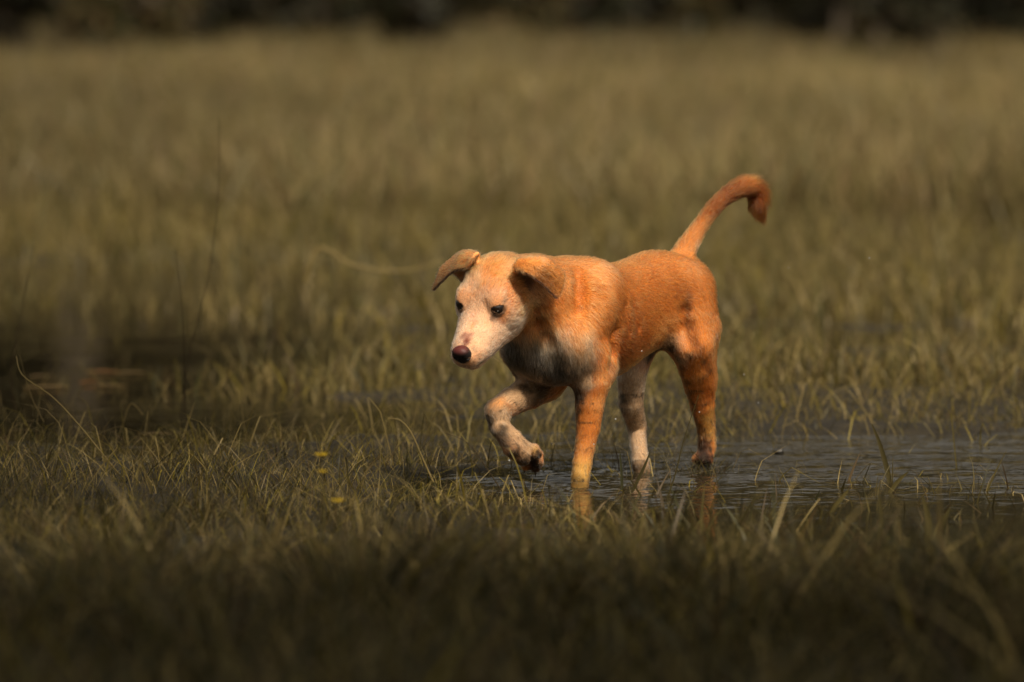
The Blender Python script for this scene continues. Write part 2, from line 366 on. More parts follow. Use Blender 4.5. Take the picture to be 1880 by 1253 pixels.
EAR_R = ear([[(876, 482, -.052), (862, 494, -.060), (850, 516, -.064)],
             [(878, 472, -.060), (850, 476, -.084), (830, 498, -.084)],
             [(876, 466, -.060), (848, 465, -.078), (813, 492, -.078)],
             [(868, 474, -.050), (840, 478, -.056), (806, 506, -.066)],
             [(858, 490, -.040), (832, 497, -.042), (796, 531, -.056)]])
def S(zx, zy):
    """point of the dog's surface under a place measured on the enlarged photograph"""
    r = pix_ray(734+zx/2.005, 294+zy/2.005); o = np.array([0, 0, CAM_H]); t = np.arange(10.2, 12.2, .001)
    P = to_dog(o+r[None]*t[:, None]); I = np.round((P-LO)/RES).astype(int); ok = ((I >= 0) & (I < FB.n)).all(1)
    v = np.full(len(t), 1.); v[ok] = FB.v[I[ok, 0], I[ok, 1], I[ok, 2]]; h = np.where(v < 0)[0]
    return P[h[0]] if len(h) else None
def groove(pts, r, k, out=.35):
    P = [S(*p) for p in pts]
    P = [p for p in P if p is not None]
    for a, b_ in zip(P[:-1], P[1:]):
        tocam = np.array([.80, .57, .08])*r*out; cone(a+tocam, b_+tocam, r, r, k, None, sub=True)
groove([(1056, 560), (1060, 620), (1076, 670)], .006, .026, .1)
groove([(792, 640), (796, 700), (790, 760)], .010, .020)
groove([(516, 560), (520, 610), (540, 650)], .009, .016)
groove([(655, 410), (664, 480), (660, 550)], .006, .020, .1)
groove([(560, 690), (572, 740), (590, 790)], .009, .020, .3)
for a_, b_ in (((832, 540), (850, 640)), ((862, 530), (882, 620))): groove([a_, b_], .003, .012, .2)
SV, SF = surface_nets(FB.v, LO, RES)
# keep the largest connected piece out of stray specks: smooth twice
def smooth(V, Fq, it=2, lam=.5):
    E_ = np.concatenate([Fq[:, [0, 1]], Fq[:, [1, 2]], Fq[:, [2, 3]], Fq[:, [3, 0]]]); E_ = np.concatenate([E_, E_[:, ::-1]])
    cnt = np.bincount(E_[:, 0], minlength=len(V))[:, None]
    for _ in range(it):
        S = np.stack([np.bincount(E_[:, 0], weights=V[E_[:, 1], q], minlength=len(V)) for q in range(3)], 1)
        V = V*(1-lam)+lam*S/np.maximum(cnt, 1)
    return V
SV = smooth(SV, SF, 2)

# coat colour from place on the body (animal's pattern plus painted light and shade)
ORANGE = np.array([.66, .235, .045]); LIGHT = np.array([.78, .36, .11]); CREAM = np.array([.72, .50, .33]); UMBER = np.array([.070, .026, .009]); RUST = np.array([.43, .112, .008]); MUD_SHADE = np.array([.10, .075, .045])
DARK = np.array([.022, .014, .011]); GREY = np.array([.34, .29, .215]); PALE = np.array([.66, .47, .29]); GOLD = np.array([.52, .33, .09]); PINK = np.array([.50, .24, .17])
BLOBS = []
def blob(p, r, c, s=1.0, M=None): BLOBS.append((np.array(p, float), np.array(r, float)*np.ones(3), c, s, M))
def sb(zx, zy, r, c, s=.8):
    p = None
    for off in (0, 4, -4, 8, -8, 12, -12, 16, -16, 22, -22):
        p = S(zx+off, zy)
        if p is not None: break
    if p is not None: blob(p, r*1.42, c, s)
def hblob(p, r, c, s=1.0): blob(head(p), np.array(r)*HS, c, s, HM)
for q_ in [(420, 850), (470, 860), (360, 900), (350, 960), (400, 1000), (450, 1050), (490, 1090), (520, 830)]: sb(q_[0], q_[1], .026, PALE*.66+LIGHT*.06, .93)
for q_ in [(850, 800), (850, 860), (855, 920), (860, 980), (875, 1040), (880, 1100), (890, 1150), (820, 860)]: sb(q_[0], q_[1], .030, PALE*.85, .95)
for q_ in [(560, 730), (620, 740), (500, 740), (450, 720), (640, 800), (590, 780)]: sb(q_[0], q_[1], .030, GREY*.9, .8)
for k_ in range(3, len(tp)): blob(tp[k_][0], .040, RUST*.60, .97)
hblob((.0, 0, -.01), (.085, .066, .066), CREAM, .92)
hblob((.075, 0, -.025), (.065, .062, .062), CREAM*1.22+.03, 1)
for s_ in (-1, 1): hblob((.018, s_*.050, -.03), (.035, .02, .03), CREAM*1.15, .8)
hblob((-.045, 0, .045), (.035, .05, .03), LIGHT*.95, .75)
for a in [(760, 352, .026, LIGHT*1.1, .8), (690, 352, .024, LIGHT*1.1, .8), (830, 345, .02, LIGHT*1.1, .7), (900, 322, .026, LIGHT, .7), (950, 318, .02, LIGHT, .6), (620, 355, .03, LIGHT*1.1, .75), (1010, 400, .07, ORANGE*.85, .6), (960, 520, .06, ORANGE*.95, .6),  # light spots along the back paint in its bright rim of light
          (655, 400, .010, RUST*1.1, .35), (662, 440, .010, RUST, .35), (666, 490, .010, RUST*1.1, .35), (640, 540, .012, ORANGE*.8, .6), (715, 420, .010, LIGHT, .7), (735, 470, .010, ORANGE*.75, .5),
          (620, 470, .016, LIGHT, .7), (610, 560, .018, LIGHT*1.05, .8), (560, 610, .014, LIGHT, .7), (590, 640, .014, PALE, .6), (560, 610, .01, LIGHT, .2), (575, 580, .008, RUST, .4),
          (745, 400, .012, LIGHT, .5), (760, 450, .012, LIGHT, .5), (780, 500, .012, LIGHT*1.05, .5), (795, 560, .012, LIGHT, .45), (740, 560, .018, LIGHT, .6), (700, 620, .018, LIGHT, .7), (690, 680, .016, PALE, .6), (760, 680, .020, ORANGE*1.05, .5),
          (850, 600, .040, ORANGE*.7, .7), (840, 690, .032, RUST*.75, .7), (900, 660, .026, RUST, .6), (870, 470, .03, ORANGE*.8, .5), (810, 730, .020, RUST*.9, .6), (830, 430, .012, ORANGE*.6, .5), (900, 380, .012, ORANGE*.62, .4), (950, 440, .02, ORANGE*.7, .35),
          (970, 625, .022, LIGHT, .7), (1000, 668, .016, PALE*.9, .8), (1035, 735, .012, PALE*.8, .8), (1015, 590, .015, LIGHT, .6),
          (1040, 480, .02, ORANGE*.7, .3), (1040, 480, .02, ORANGE*.7, .5),
          (1120, 580, .022, ORANGE*.95, .7), (1125, 650, .02, ORANGE, .6), (1168, 640, .005, CREAM*.8, .7), (1168, 580, .005, PALE, .6),  # small pale spots paint the lit right edge of the hind leg
          (1000, 690, .007, MUD_SHADE*.5, .8), (1098, 1040, .010, MUD_SHADE*.4, .6), (1065, 722, .006, MUD_SHADE*.6, .7),
          (1130, 745, .009, UMBER*2.2, .75), (1142, 775, .008, UMBER*2, .7), (1142, 850, .011, RUST*.9, .8), (1108, 800, .010, LIGHT*.8, .7), (1120, 900, .010, UMBER*3, .5), (1140, 950, .013, GOLD, .8), (1145, 1000, .014, GOLD, .8), (1125, 1040, .008, DARK*2, .7), (1115, 1075, .014, DARK*3, .9), (1100, 1098, .010, DARK*3, .9), (1125, 1098, .010, DARK*3, .9), (1148, 1095, .010, DARK*3, .9),
          (398, 690, .014, GREY*.6, .9), (402, 730, .016, MUD_SHADE, .9), (405, 775, .016, MUD_SHADE, .9), (420, 700, .018, GREY*.7, .9), (425, 740, .030, MUD_SHADE*1.1, .95), (470, 780, .030, MUD_SHADE*.9, .95), (490, 715, .018, GREY, .9), (470, 670, .016, PALE*.8, .8), (540, 700, .018, GREY*1.1, .85), (560, 745, .012, MUD_SHADE, .85), (575, 715, .007, MUD_SHADE, .6), (520, 760, .020, GREY*.55, .9), (590, 690, .014, PALE*.9, .8),  # dirty chest fur, with shade painted into its left side
          (620, 730, .022, GREY, .9), (680, 740, .020, PALE*.9, .85), (700, 700, .014, PALE, .7), (650, 800, .024, GREY*.8, .9), (600, 790, .018, GREY*.5, .9), (690, 810, .014, PALE*.9, .8), (640, 850, .016, MUD_SHADE*.7, .9), (560, 800, .02, MUD_SHADE*.7, .9), (530, 640, .012, LIGHT, .6), (655, 680, .016, LIGHT*.9, .7),
          (750, 800, .014, LIGHT, .7), (735, 850, .010, RUST*1.4, .5), (735, 900, .014, LIGHT*1.05, .7), (660, 880, .009, MUD_SHADE*.6, .85), (655, 930, .008, MUD_SHADE*.6, .85), (650, 990, .007, MUD_SHADE*.7, .8), (645, 1040, .006, GOLD*.6, .7), (700, 1000, .018, ORANGE*1.05, .5), (690, 1080, .016, LIGHT*.9, .6), (665, 1150, .022, GOLD*1.5, .85), (665, 1200, .02, GOLD*1.25, .9), (692, 1068, .003, DARK*3, .8),  # dark spots down the left edge are shade painted on the foreleg
          (535, 835, .020, MUD_SHADE*.9, .9), (500, 870, .018, MUD_SHADE*1.8, .7), (460, 885, .018, PALE*.8, .85), (425, 835, .022, PALE, .95), (400, 870, .018, PALE, .9), (455, 835, .009, MUD_SHADE*.7, .7), (370, 890, .010, LIGHT, .6), (345, 910, .008, LIGHT*.9, .5), (350, 950, .010, PALE*.8, .7), (325, 955, .008, MUD_SHADE*.4, .9), (335, 985, .010, MUD_SHADE*.4, .9), (400, 905, .007, RUST*.8, .4), (380, 935, .003, MUD_SHADE, .6), (835, 905, .0035, MUD_SHADE*.6, .8), (868, 985, .0025, MUD_SHADE, .8), (850, 945, .002, MUD_SHADE, .8), (825, 870, .006, MUD_SHADE*.6, .8), (700, 940, .003, RUST*.5, .6), (680, 1020, .0025, UMBER, .6), (450, 870, .003, MUD_SHADE, .7), (430, 905, .0025, MUD_SHADE, .7), (480, 850, .004, MUD_SHADE*.7, .7), (1150, 880, .004, UMBER, .6), (1120, 940, .004, UMBER, .5),  # first patch paints mud and shadow together on the upper forearm
          (385, 960, .014, PALE, .9), (410, 985, .014, PALE, .9), (440, 1012, .014, PALE, .9), (470, 1045, .014, PALE*.85, .9), (500, 1068, .007, GOLD, .6), (518, 1078, .005, DARK, .9), (505, 1112, .004, GOLD*.8, .7), (490, 1110, .014, DARK*3, .9), (510, 1135, .012, MUD_SHADE*.6, .9), (385, 1040, .009, MUD_SHADE*.9, .8), (425, 1080, .011, MUD_SHADE*.8, .8), (460, 1115, .011, MUD_SHADE*.6, .8), (380, 1000, .010, MUD_SHADE*.6, .8),
          (850, 820, .032, PALE*.9, .95), (880, 770, .024, PALE*.9, .9), (840, 900, .03, PALE*.9, .95), (860, 970, .03, PALE*.9, .95), (880, 1050, .03, PALE*.9, .95), (890, 1130, .020, PALE*.9, .7), (880, 1160, .02, PALE*.9, .8), (822, 885, .007, MUD_SHADE, .8), (815, 920, .007, MUD_SHADE, .7), (890, 862, .003, DARK*2, .8), (835, 960, .009, LIGHT*.8, .5), (895, 750, .012, PINK*1.1, .5), (940, 700, .014, MUD_SHADE*.4, .9), (920, 725, .010, MUD_SHADE*.5, .8), (805, 820, .008, LIGHT*.7, .6),
          (800, 782, .010, PALE*.8, .8), (850, 765, .009, PALE*.8, .8), (900, 728, .009, PALE*.7, .8), (780, 760, .012, MUD_SHADE, .5),
          (1060, 290, .020, ORANGE*.75, .7), (1098, 330, .007, PALE, .6), (1085, 345, .008, LIGHT, .5), (1100, 240, .014, RUST*.9, .6), (1130, 195, .014, RUST*.75, .6), (1165, 155, .014, RUST*.7, .6), (1205, 125, .014, RUST*.65, .6), (1250, 110, .014, RUST*.65, .6), (1290, 90, .02, RUST*.9, .8), (1335, 100, .014, RUST*.9, .6), (1330, 140, .014, RUST*.8, .6), (1320, 190, .014, RUST*.75, .6), (1280, 70, .01, ORANGE, .7), (1335, 225, .012, RUST*.8, .8),
          (300, 365, .012, LIGHT, .8), (350, 380, .016, ORANGE*1.1, .85), (400, 370, .014, LIGHT, .7), (340, 425, .010, ORANGE*1.15, .7), (385, 425, .012, LIGHT, .8), (425, 455, .014, ORANGE*1.05, .85), (455, 500, .014, ORANGE*1.05, .85), (480, 540, .012, LIGHT, .8), (360, 455, .008, LIGHT*.9, .6), (455, 400, .012, LIGHT, .6), (452, 432, .008, DARK*3, .85), (470, 455, .009, DARK*4, .8),  # last two dark blobs paint the shadow below the left ear
          (445, 560, .012, LIGHT, .75), (470, 600, .012, LIGHT*.9, .6), (383, 575, .0065, ORANGE*.8, .9), (372, 592, .005, RUST, .5), (392, 560, .006, ORANGE, .6), (350, 575, .004, DARK*5, .6), (346, 590, .004, UMBER*2, .6), (420, 520, .010, ORANGE, .5), (405, 480, .010, ORANGE*1.1, .6), (310, 400, .007, ORANGE, .5), (370, 350, .012, ORANGE, .5), (250, 400, .006, ORANGE, .4), (330, 470, .006, ORANGE*1.1, .35), (245, 420, .010, LIGHT, .85), (262, 385, .010, LIGHT, .8), (300, 450, .005, LIGHT, .5), (285, 500, .004, LIGHT, .35),
          (247, 655, .0070, np.array([.40, .13, .09]), .8), (240, 672, .0070, np.array([.26, .05, .035]), .85), (262, 640, .005, PINK, .5), (275, 605, .005, PINK*1.4, .5), (268, 575, .005, PINK*1.5, .4), (300, 640, .006, PINK*1.6, .35), (270, 610, .005, LIGHT, .5), (275, 690, .004, GREY, .5), (495, 590, .008, RUST*.6, .6)]:
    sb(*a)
def sline(pts, r, c, s_, n_=9):
    T = np.array(pts, float); k = np.linspace(0, len(T)-1, n_); 
    for q in k:
        a = min(int(q), len(T)-2); p = T[a]+(T[a+1]-T[a])*(q-a); sb(p[0], p[1], r, c, s_)
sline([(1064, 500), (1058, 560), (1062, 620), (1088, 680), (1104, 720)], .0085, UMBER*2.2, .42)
sline([(505, 530), (510, 585), (528, 635)], .0055, UMBER*1.3, .45, 6)  # shadow under the ear painted down the neck crease
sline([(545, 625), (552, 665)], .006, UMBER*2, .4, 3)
sline([(1008, 705), (1035, 770), (1056, 830), (1076, 900), (1088, 970), (1096, 1040)], .0075, MUD_SHADE*.5, .6, 12)  # shaded left edge of the hind leg painted into the coat
sline([(648, 850), (648, 920), (645, 1000)], .0060, MUD_SHADE*1.1, .6, 9); sb(720, 800, .006, RUST*.7, .6)  # shade painted down the left edge of the standing foreleg
sline([(808, 840), (812, 930), (835, 1010)], .0035, MUD_SHADE, .35, 8)
sline([(345, 1005), (385, 1065), (425, 1110)], .004, MUD_SHADE*.6, .5, 6)
sline([(455, 1040), (500, 1085)], .0025, DARK*3, .5, 5); sline([(470, 1085), (512, 1100)], .0025, DARK*2, .6, 5); sline([(470, 1115), (505, 1125)], .0025, DARK*2, .6, 4)  # shade in the gaps between the raised toes, painted on
sline([(1118, 1000), (1122, 1060)], .0025, DARK*3, .6, 5); sline([(1140, 1010), (1142, 1060)], .0025, DARK*3, .6, 5)  # same painted gap shade on the hind toes
def coat(P, z=None):
    n_ = len(P); col = np.tile(ORANGE, (n_, 1)).astype(float)
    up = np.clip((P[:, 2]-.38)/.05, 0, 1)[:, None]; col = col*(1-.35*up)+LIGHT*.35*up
    wob = np.stack([np.sin(P[:, (q+1) % 3]*190+np.sin(P[:, q]*130)*2)+np.sin(P[:, (q+2) % 3]*330) for q in range(3)], 1)*.0028
    Q = P+wob
    for c, r, k, s, M in BLOBS:
        q = Q-c
        if M is not None: q = q@M.T
        g = ((q/r)**2).sum(1); w_ = (s*np.exp(-g**1.3))[:, None]; col = col*(1-w_)+k*w_
    hq = to_head(P)
    # dark eye rims, lips, inner ears
    for k, (s_, e) in enumerate(zip((-1, 1), EYES)):
        q = to_head(P)-to_head(e); g = (q[:, 0]/.0160)**2+(q[:, 1]/.0155)**2+((q[:, 2]+.003)/.0105)**2
        w_ = (np.clip(1.35-g, 0, 1)*.96)[:, None]; col = col*(1-w_)+DARK*1.3*w_
        q2 = q-np.array([.012, -s_*.004, -.013]); w_ = (.75*np.exp(-((q2/.009)**2).sum(1)))[:, None]; col = col*(1-w_)+DARK*4*w_
    ml = np.clip(1-np.abs(hq[:, 2]+.037+.012*np.clip((.112-hq[:, 0])/.04, 0, 1))/.0042, 0, 1)*(hq[:, 0] > .046)*(hq[:, 0] < .118); col = col*(1-.75*ml[:, None])+DARK*2*.75*ml[:, None]
    mud_sp = np.clip(vnoise(P[:, 0]*210+P[:, 1]*90, P[:, 2]*240, 77)-.62, 0, 1)*2.2*(P[:, 2] < .17); col = col*(1-mud_sp[:, None])+MUD_SHADE*.6*mud_sp[:, None]
    spots = (np.sin(hq[:, 0]*900+3*np.sin(hq[:, 2]*500))*np.sin(hq[:, 2]*1100+hq[:, 0]*300) > .72)*(hq[:, 0] > .07)*(hq[:, 2] < -.014)*(hq[:, 2] > -.062)
    col = col*(1-.6*spots[:, None])
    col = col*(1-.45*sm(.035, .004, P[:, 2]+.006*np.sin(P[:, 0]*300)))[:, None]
    return col*((col.max(1)/.80)**.5)[:, None]
def facenormals(V, Fq):
    a = V[Fq[:, 2]]-V[Fq[:, 0]]; b = V[Fq[:, 3]]-V[Fq[:, 1]]; nrm = np.cross(a, b); A = np.linalg.norm(nrm, axis=1)
    return nrm/np.maximum(A, 1e-12)[:, None], A/2
FN, FA = facenormals(SV, SF)
VN = np.zeros_like(SV)
for q in range(4):
    for c_ in range(3): VN[:, c_] += np.bincount(SF[:, q], weights=FN[:, c_], minlength=len(SV))
VN /= np.maximum(np.linalg.norm(VN, axis=1), 1e-9)[:, None]
# which ear points face inside (towards the head): dark skin
def ear_mask(P, pts):
    o = np.zeros(len(P)); lo, hi = pts.min(0)-.012, pts.max(0)+.012
    s_ = np.where(((P > lo) & (P < hi)).all(1))[0]
    for k_ in range(0, len(s_), 4000):
        q = P[s_[k_:k_+4000]]; d2 = ((q**2).sum(1)[:, None]+(pts**2).sum(1)[None]-2*q@pts.T).min(1); o[s_[k_:k_+4000]] = np.clip(1-(np.sqrt(np.maximum(d2, 0))-.0045)/.003, 0, 1)
    return o
def ear_tint(P, N, col):
    for pts, s_ in ((EAR_L, 1), (EAR_R, -1)):
        m_ = ear_mask(P, pts); ctr = pts.mean(0)
        hv = to_head(P); 
        inner = np.clip(-N[:, 2]*2.5-.75, 0, 1)
        base = LIGHT*1.15+CREAM*.15 if s_ < 0 else LIGHT*.72+ORANGE*.30
        c = base*(1-inner[:, None])+(PINK*.42)*inner[:, None]
        col = col*(1-m_[:, None])+c*m_[:, None]
    return col
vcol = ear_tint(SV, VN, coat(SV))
m_skin, n, b = mat_new('dog skin under the coat')
at = node(n, 'ShaderNodeAttribute', attribute_name='tint'); mx = node(n, 'ShaderNodeMixRGB', blend_type='MULTIPLY'); mx.inputs[0].default_value = 1; mx.inputs[2].default_value = (.8, .72, .66, 1)
n.links.new(at.outputs['Color'], mx.inputs[1]); n.links.new(mx.outputs[0], b.inputs['Base Color']); b.inputs['Roughness'].default_value = .8; b.inputs['Specular IOR Level'].default_value = .15
Mw = np.eye(4); Mw[:3, 0] = HD; Mw[:3, 1] = HL; Mw[:3, 3] = ORG
from mathutils import Matrix
dog = empty('dog'); dog.matrix_world = Matrix(Mw.tolist())
tag(dog, 'young orange and cream dog stepping through marsh grass with one forepaw raised and tail up', 'dog')
body = mesh_np('body', SV, SF, m_skin, dog, vcol)

# fur
def make_fur(N=230000, NP=5):
    dens = FA.copy(); fc = SV[SF].mean(1)
    hq = to_head(fc); onhead = (np.abs(hq[:, 1]) < .075) & (hq[:, 0] > -.10) & (hq[:, 0] < .14) & (np.abs(hq[:, 2]) < .075)
    dens *= np.where(onhead, 2.6, 1.0)*np.where(fc[:, 2] < .01, .2, 1)
    # what looks at the photograph's side gets more
    f = rng.choice(len(SF), N, p=dens/dens.sum()); u, v = rng.random((2, N)); c4 = SV[SF[f]]
    P = c4[:, 0]*((1-u)*(1-v))[:, None]+c4[:, 1]*(u*(1-v))[:, None]+c4[:, 2]*(u*v)[:, None]+c4[:, 3]*((1-u)*v)[:, None]
    n4 = VN[SF[f]]; Nn = n4.mean(1); Nn /= np.linalg.norm(Nn, axis=1)[:, None]
    Wt = np.zeros(N); Dir = np.zeros((N, 3)); Ln = np.zeros(N)
    for a, b_, r, d, hl in BONES:
        ba = b_-a; t = np.clip(((P-a)@ba)/max(ba@ba, 1e-9), 0, 1); dist = np.linalg.norm(P-a-t[:, None]*ba, axis=1)-r
        w_ = np.exp(-np.maximum(dist+.01, 0)/.007)+1e-9; Wt += w_; Dir += w_[:, None]*d/np.linalg.norm(d); Ln += w_*hl
    Dir /= Wt[:, None]; Ln /= Wt
    for pts in (EAR_L, EAR_R): m_ = ear_mask(P, pts); Ln = Ln*(1-m_)+.0095*m_
    ed = np.minimum.reduce([np.linalg.norm(P-e, axis=1) for e in EYES]); keep = ed > .0150; Ln *= sm(.012, .03, ed)*.7+.3
    nd = np.linalg.norm(P-head((.120, 0, -.006)), axis=1); keep &= nd > .013
    Ln *= np.where(P[:, 2] < .03, .7, 1.0)
    # swirl + clumps
    sw = np.stack([np.sin(P[:, 0]*75+2*np.sin(P[:, 2]*60))*np.cos(P[:, 1]*80), np.sin(P[:, 1]*90+P[:, 2]*50), np.cos(P[:, 2]*85+P[:, 0]*60)], 1)*.13
    Dir = Dir+sw+rng.normal(0, .16, (N, 3)); Dir -= Nn*(Dir*Nn).sum(1)[:, None]; Dir /= np.maximum(np.linalg.norm(Dir, axis=1), 1e-6)[:, None]
    cell = .0048; key = np.floor(P/cell).astype(np.int64); h = ((key[:, 0]+3000)*6000+(key[:, 1]+3000))*6000+key[:, 2]+3000
    _, inv = np.unique(h, return_inverse=True); cn = np.bincount(inv).astype(float); cen = np.stack([np.bincount(inv, weights=P[:, q]) for q in range(3)], 1)/cn[:, None]
    cr_ = rng.random(len(cn)); clr = cr_[inv]
    L = Ln*rng.uniform(.65, 1.2, N)*(.8+.4*clr); lift0 = .50+.25*(clr-.5)
    pts = np.zeros((N, NP, 3)); pull = (cen[inv]-P); pull -= Nn*(pull*Nn).sum(1)[:, None]
    for k in range(NP):
        t = k/(NP-1); c_ = P+Dir*(L*t)[:, None]*.93+Nn*(L*(t*lift0-t*t*.28*1.0))[:, None]*.8+pull*(.75*t*np.clip(Ln/.012, .2, 1))[:, None]; pts[:, k] = c_
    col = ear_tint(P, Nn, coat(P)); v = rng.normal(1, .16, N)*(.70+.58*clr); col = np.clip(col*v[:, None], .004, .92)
    u_ = rng.random(N)[:, None]; col = np.where(u_ < .15, np.clip(col*1.25+.03, 0, .92), np.where(u_ > .88, col*np.array([.60, .52, .5]), col))
    # sparse belly mud and wet tips are coat colour already
    pts, col = pts[keep], col[keep]; Ln = Ln[keep]
    wp, wc = [], []
    for s_ in (-1, 1):
        for q in range(11):
            r0_ = np.array([.092-.008*(q % 4), s_*.029, -.022-.006*(q//4)]); d_ = np.array([-.15+.25*rng.random(), s_*.9, -.35-.4*rng.random()]); l_w = rng.uniform(.022, .042)
            wp.append([head(r0_+d_*l_w*t+np.array([0, 0, -.008*t*t])) for t in np.linspace(0, 1, NP)]); wc.append(CREAM*.9 if q % 3 else DARK*3)
    pts = np.concatenate([pts, np.array(wp)]); col = np.concatenate([col, np.array(wc)]); Ln = np.r_[Ln, np.full(len(wp), .005)]; n_ = len(pts)
    hcv = bpy.data.hair_curves.new('fur'); hcv.add_curves([NP]*n_)
    hcv.attributes['position'].data.foreach_set('vector', pts.astype(np.float32).ravel())
    ra = hcv.attributes.get('radius') or hcv.attributes.new('radius', 'FLOAT', 'POINT')
    prof = np.array([1, .95, .8, .55, .12])[:NP]; base_r = np.where(Ln < .0075, .00017, .00022)
    ra.data.foreach_set('value', (base_r[:, None]*prof[None]).astype(np.float32).ravel())
    ca = hcv.attributes.new('tint', 'FLOAT_COLOR', 'CURVE'); ca.data.foreach_set('color', np.c_[col, np.ones(n_)].astype(np.float32).ravel())
    mh = bpy.data.materials.new('dog fur'); mh.use_nodes = True; n = mh.node_tree; n.nodes.clear()
    hb_ = node(n, 'ShaderNodeBsdfHairPrincipled'); hb_.parametrization = 'COLOR'; hb_.inputs['Roughness'].default_value = .42; hb_.inputs['Radial Roughness'].default_value = .6; hb_.inputs['IOR'].default_value = 1.42
    try: hb_.inputs['Coat'].default_value = 0
    except Exception: pass
    at = node(n, 'ShaderNodeAttribute', attribute_name='tint'); o_ = node(n, 'ShaderNodeOutputMaterial')
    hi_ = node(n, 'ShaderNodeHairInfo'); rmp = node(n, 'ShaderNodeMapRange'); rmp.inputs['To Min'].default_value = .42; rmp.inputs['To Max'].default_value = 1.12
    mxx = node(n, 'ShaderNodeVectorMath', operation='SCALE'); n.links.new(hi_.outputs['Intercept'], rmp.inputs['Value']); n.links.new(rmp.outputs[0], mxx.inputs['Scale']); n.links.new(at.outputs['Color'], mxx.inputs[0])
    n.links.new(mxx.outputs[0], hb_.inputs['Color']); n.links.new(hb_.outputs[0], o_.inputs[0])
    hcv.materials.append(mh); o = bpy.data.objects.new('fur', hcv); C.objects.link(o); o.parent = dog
    return o
make_fur()

# eyes, nose, claws
def uv_sphere(name, c, r, mat, parent, M=None, seg=24):
    V = []; Fq = []
    th = np.linspace(0, math.pi, seg//2+1); ph_ = np.linspace(0, 2*math.pi, seg, endpoint=False)
    V = np.array([[math.sin(t)*math.cos(p), math.sin(t)*math.sin(p), math.cos(t)] for t in th for p in ph_])*np.array(r)
    if M is not None: V = V@M
    for a in range(len(th)-1):
        for q in range(seg): Fq.append([a*seg+q, (a+1)*seg+q, (a+1)*seg+(q+1) % seg, a*seg+(q+1) % seg])
    return mesh_np(name, V+np.array(c), np.array(Fq), mat, parent)
m_eye, n, b = mat_new('dark brown wet eye'); b.inputs['Base Color'].default_value = (.012, .006, .004, 1); b.inputs['Roughness'].default_value = .06; b.inputs['Coat Weight'].default_value = 1
for e in EYES: uv_sphere('eye', e, (ER, ER, ER), m_eye, dog)
NF = Field(head((.118, 0, -.006))-.03, head((.118, 0, -.006))+.03, .0009)
def nell(p, r, k=.003, sub=False): ell(head(p), np.array(r)*HS, HM, k, sub, NF)
nell((.115, 0, -.013), (.0140, .0178, .0190)); nell((.120, 0, -.002), (.0105, .0155, .0100), .005); nell((.118, .0110, -.011), (.010, .0070, .009), .003); nell((.118, -.0110, -.011), (.010, .0070, .009), .003)
for s_ in (-1, 1):
    nell((.1285, s_*.0068, -.0085), (.0050, .0030, .0036), .0015, True); nell((.123, s_*.0150, -.0110), (.006, .003, .0018), .0012, True)
nell((.130, 0, -.014), (.004, .0009, .008), .0012, True)
nv, nf = surface_nets(NF.v, NF.lo, NF.res); nv = smooth(nv, nf, 1)
nh = to_head(nv); tpk = .85*sm(-.002, .010, nh[:, 2]+.25*(nh[:, 0]-.125)*-1)[:, None]; ncol = np.array([.010, .007, .007])*(1-tpk)+np.array([.11, .020, .016])*tpk
m_nose, n, b = mat_new('wet nose leather'); at = node(n, 'ShaderNodeAttribute', attribute_name='tint'); n.links.new(at.outputs['Color'], b.inputs['Base Color']); b.inputs['Roughness'].default_value = .5; b.inputs['Specular IOR Level'].default_value = .35
vz = node(n, 'ShaderNodeTexVoronoi'); vz.inputs['Scale'].default_value = 900; bp = node(n, 'ShaderNodeBump'); bp.inputs['Strength'].default_value = .4; bp.inputs['Distance'].default_value = .0005
tcn = node(n, 'ShaderNodeTexCoord'); n.links.new(tcn.outputs['Object'], vz.inputs['Vector']); n.links.new(vz.outputs['Distance'], bp.inputs['Height']); n.links.new(bp.outputs[0], b.inputs['Normal'])
mesh_np('nose', nv, nf, m_nose, dog, ncol)
m_claw, n, b = mat_new('dark claw horn'); b.inputs['Base Color'].default_value = (.02, .015, .012, 1); b.inputs['Roughness'].default_value = .35
for e, d in CLAWS:
    d = d/np.linalg.norm(d); FC = Field(e-.02, e+.02, .001)
    p1 = e+d*.008; p2 = e+d*.013+np.array([0, 0, -.005])
    cone(e+d*.003, p1, .0030, .0022, .001, None, F_=FC); cone(p1, p2, .0022, .0006, .001, None, F_=FC)
    cv, cf = surface_nets(FC.v, FC.lo, FC.res); mesh_np('claw', cv, cf, m_claw, dog)

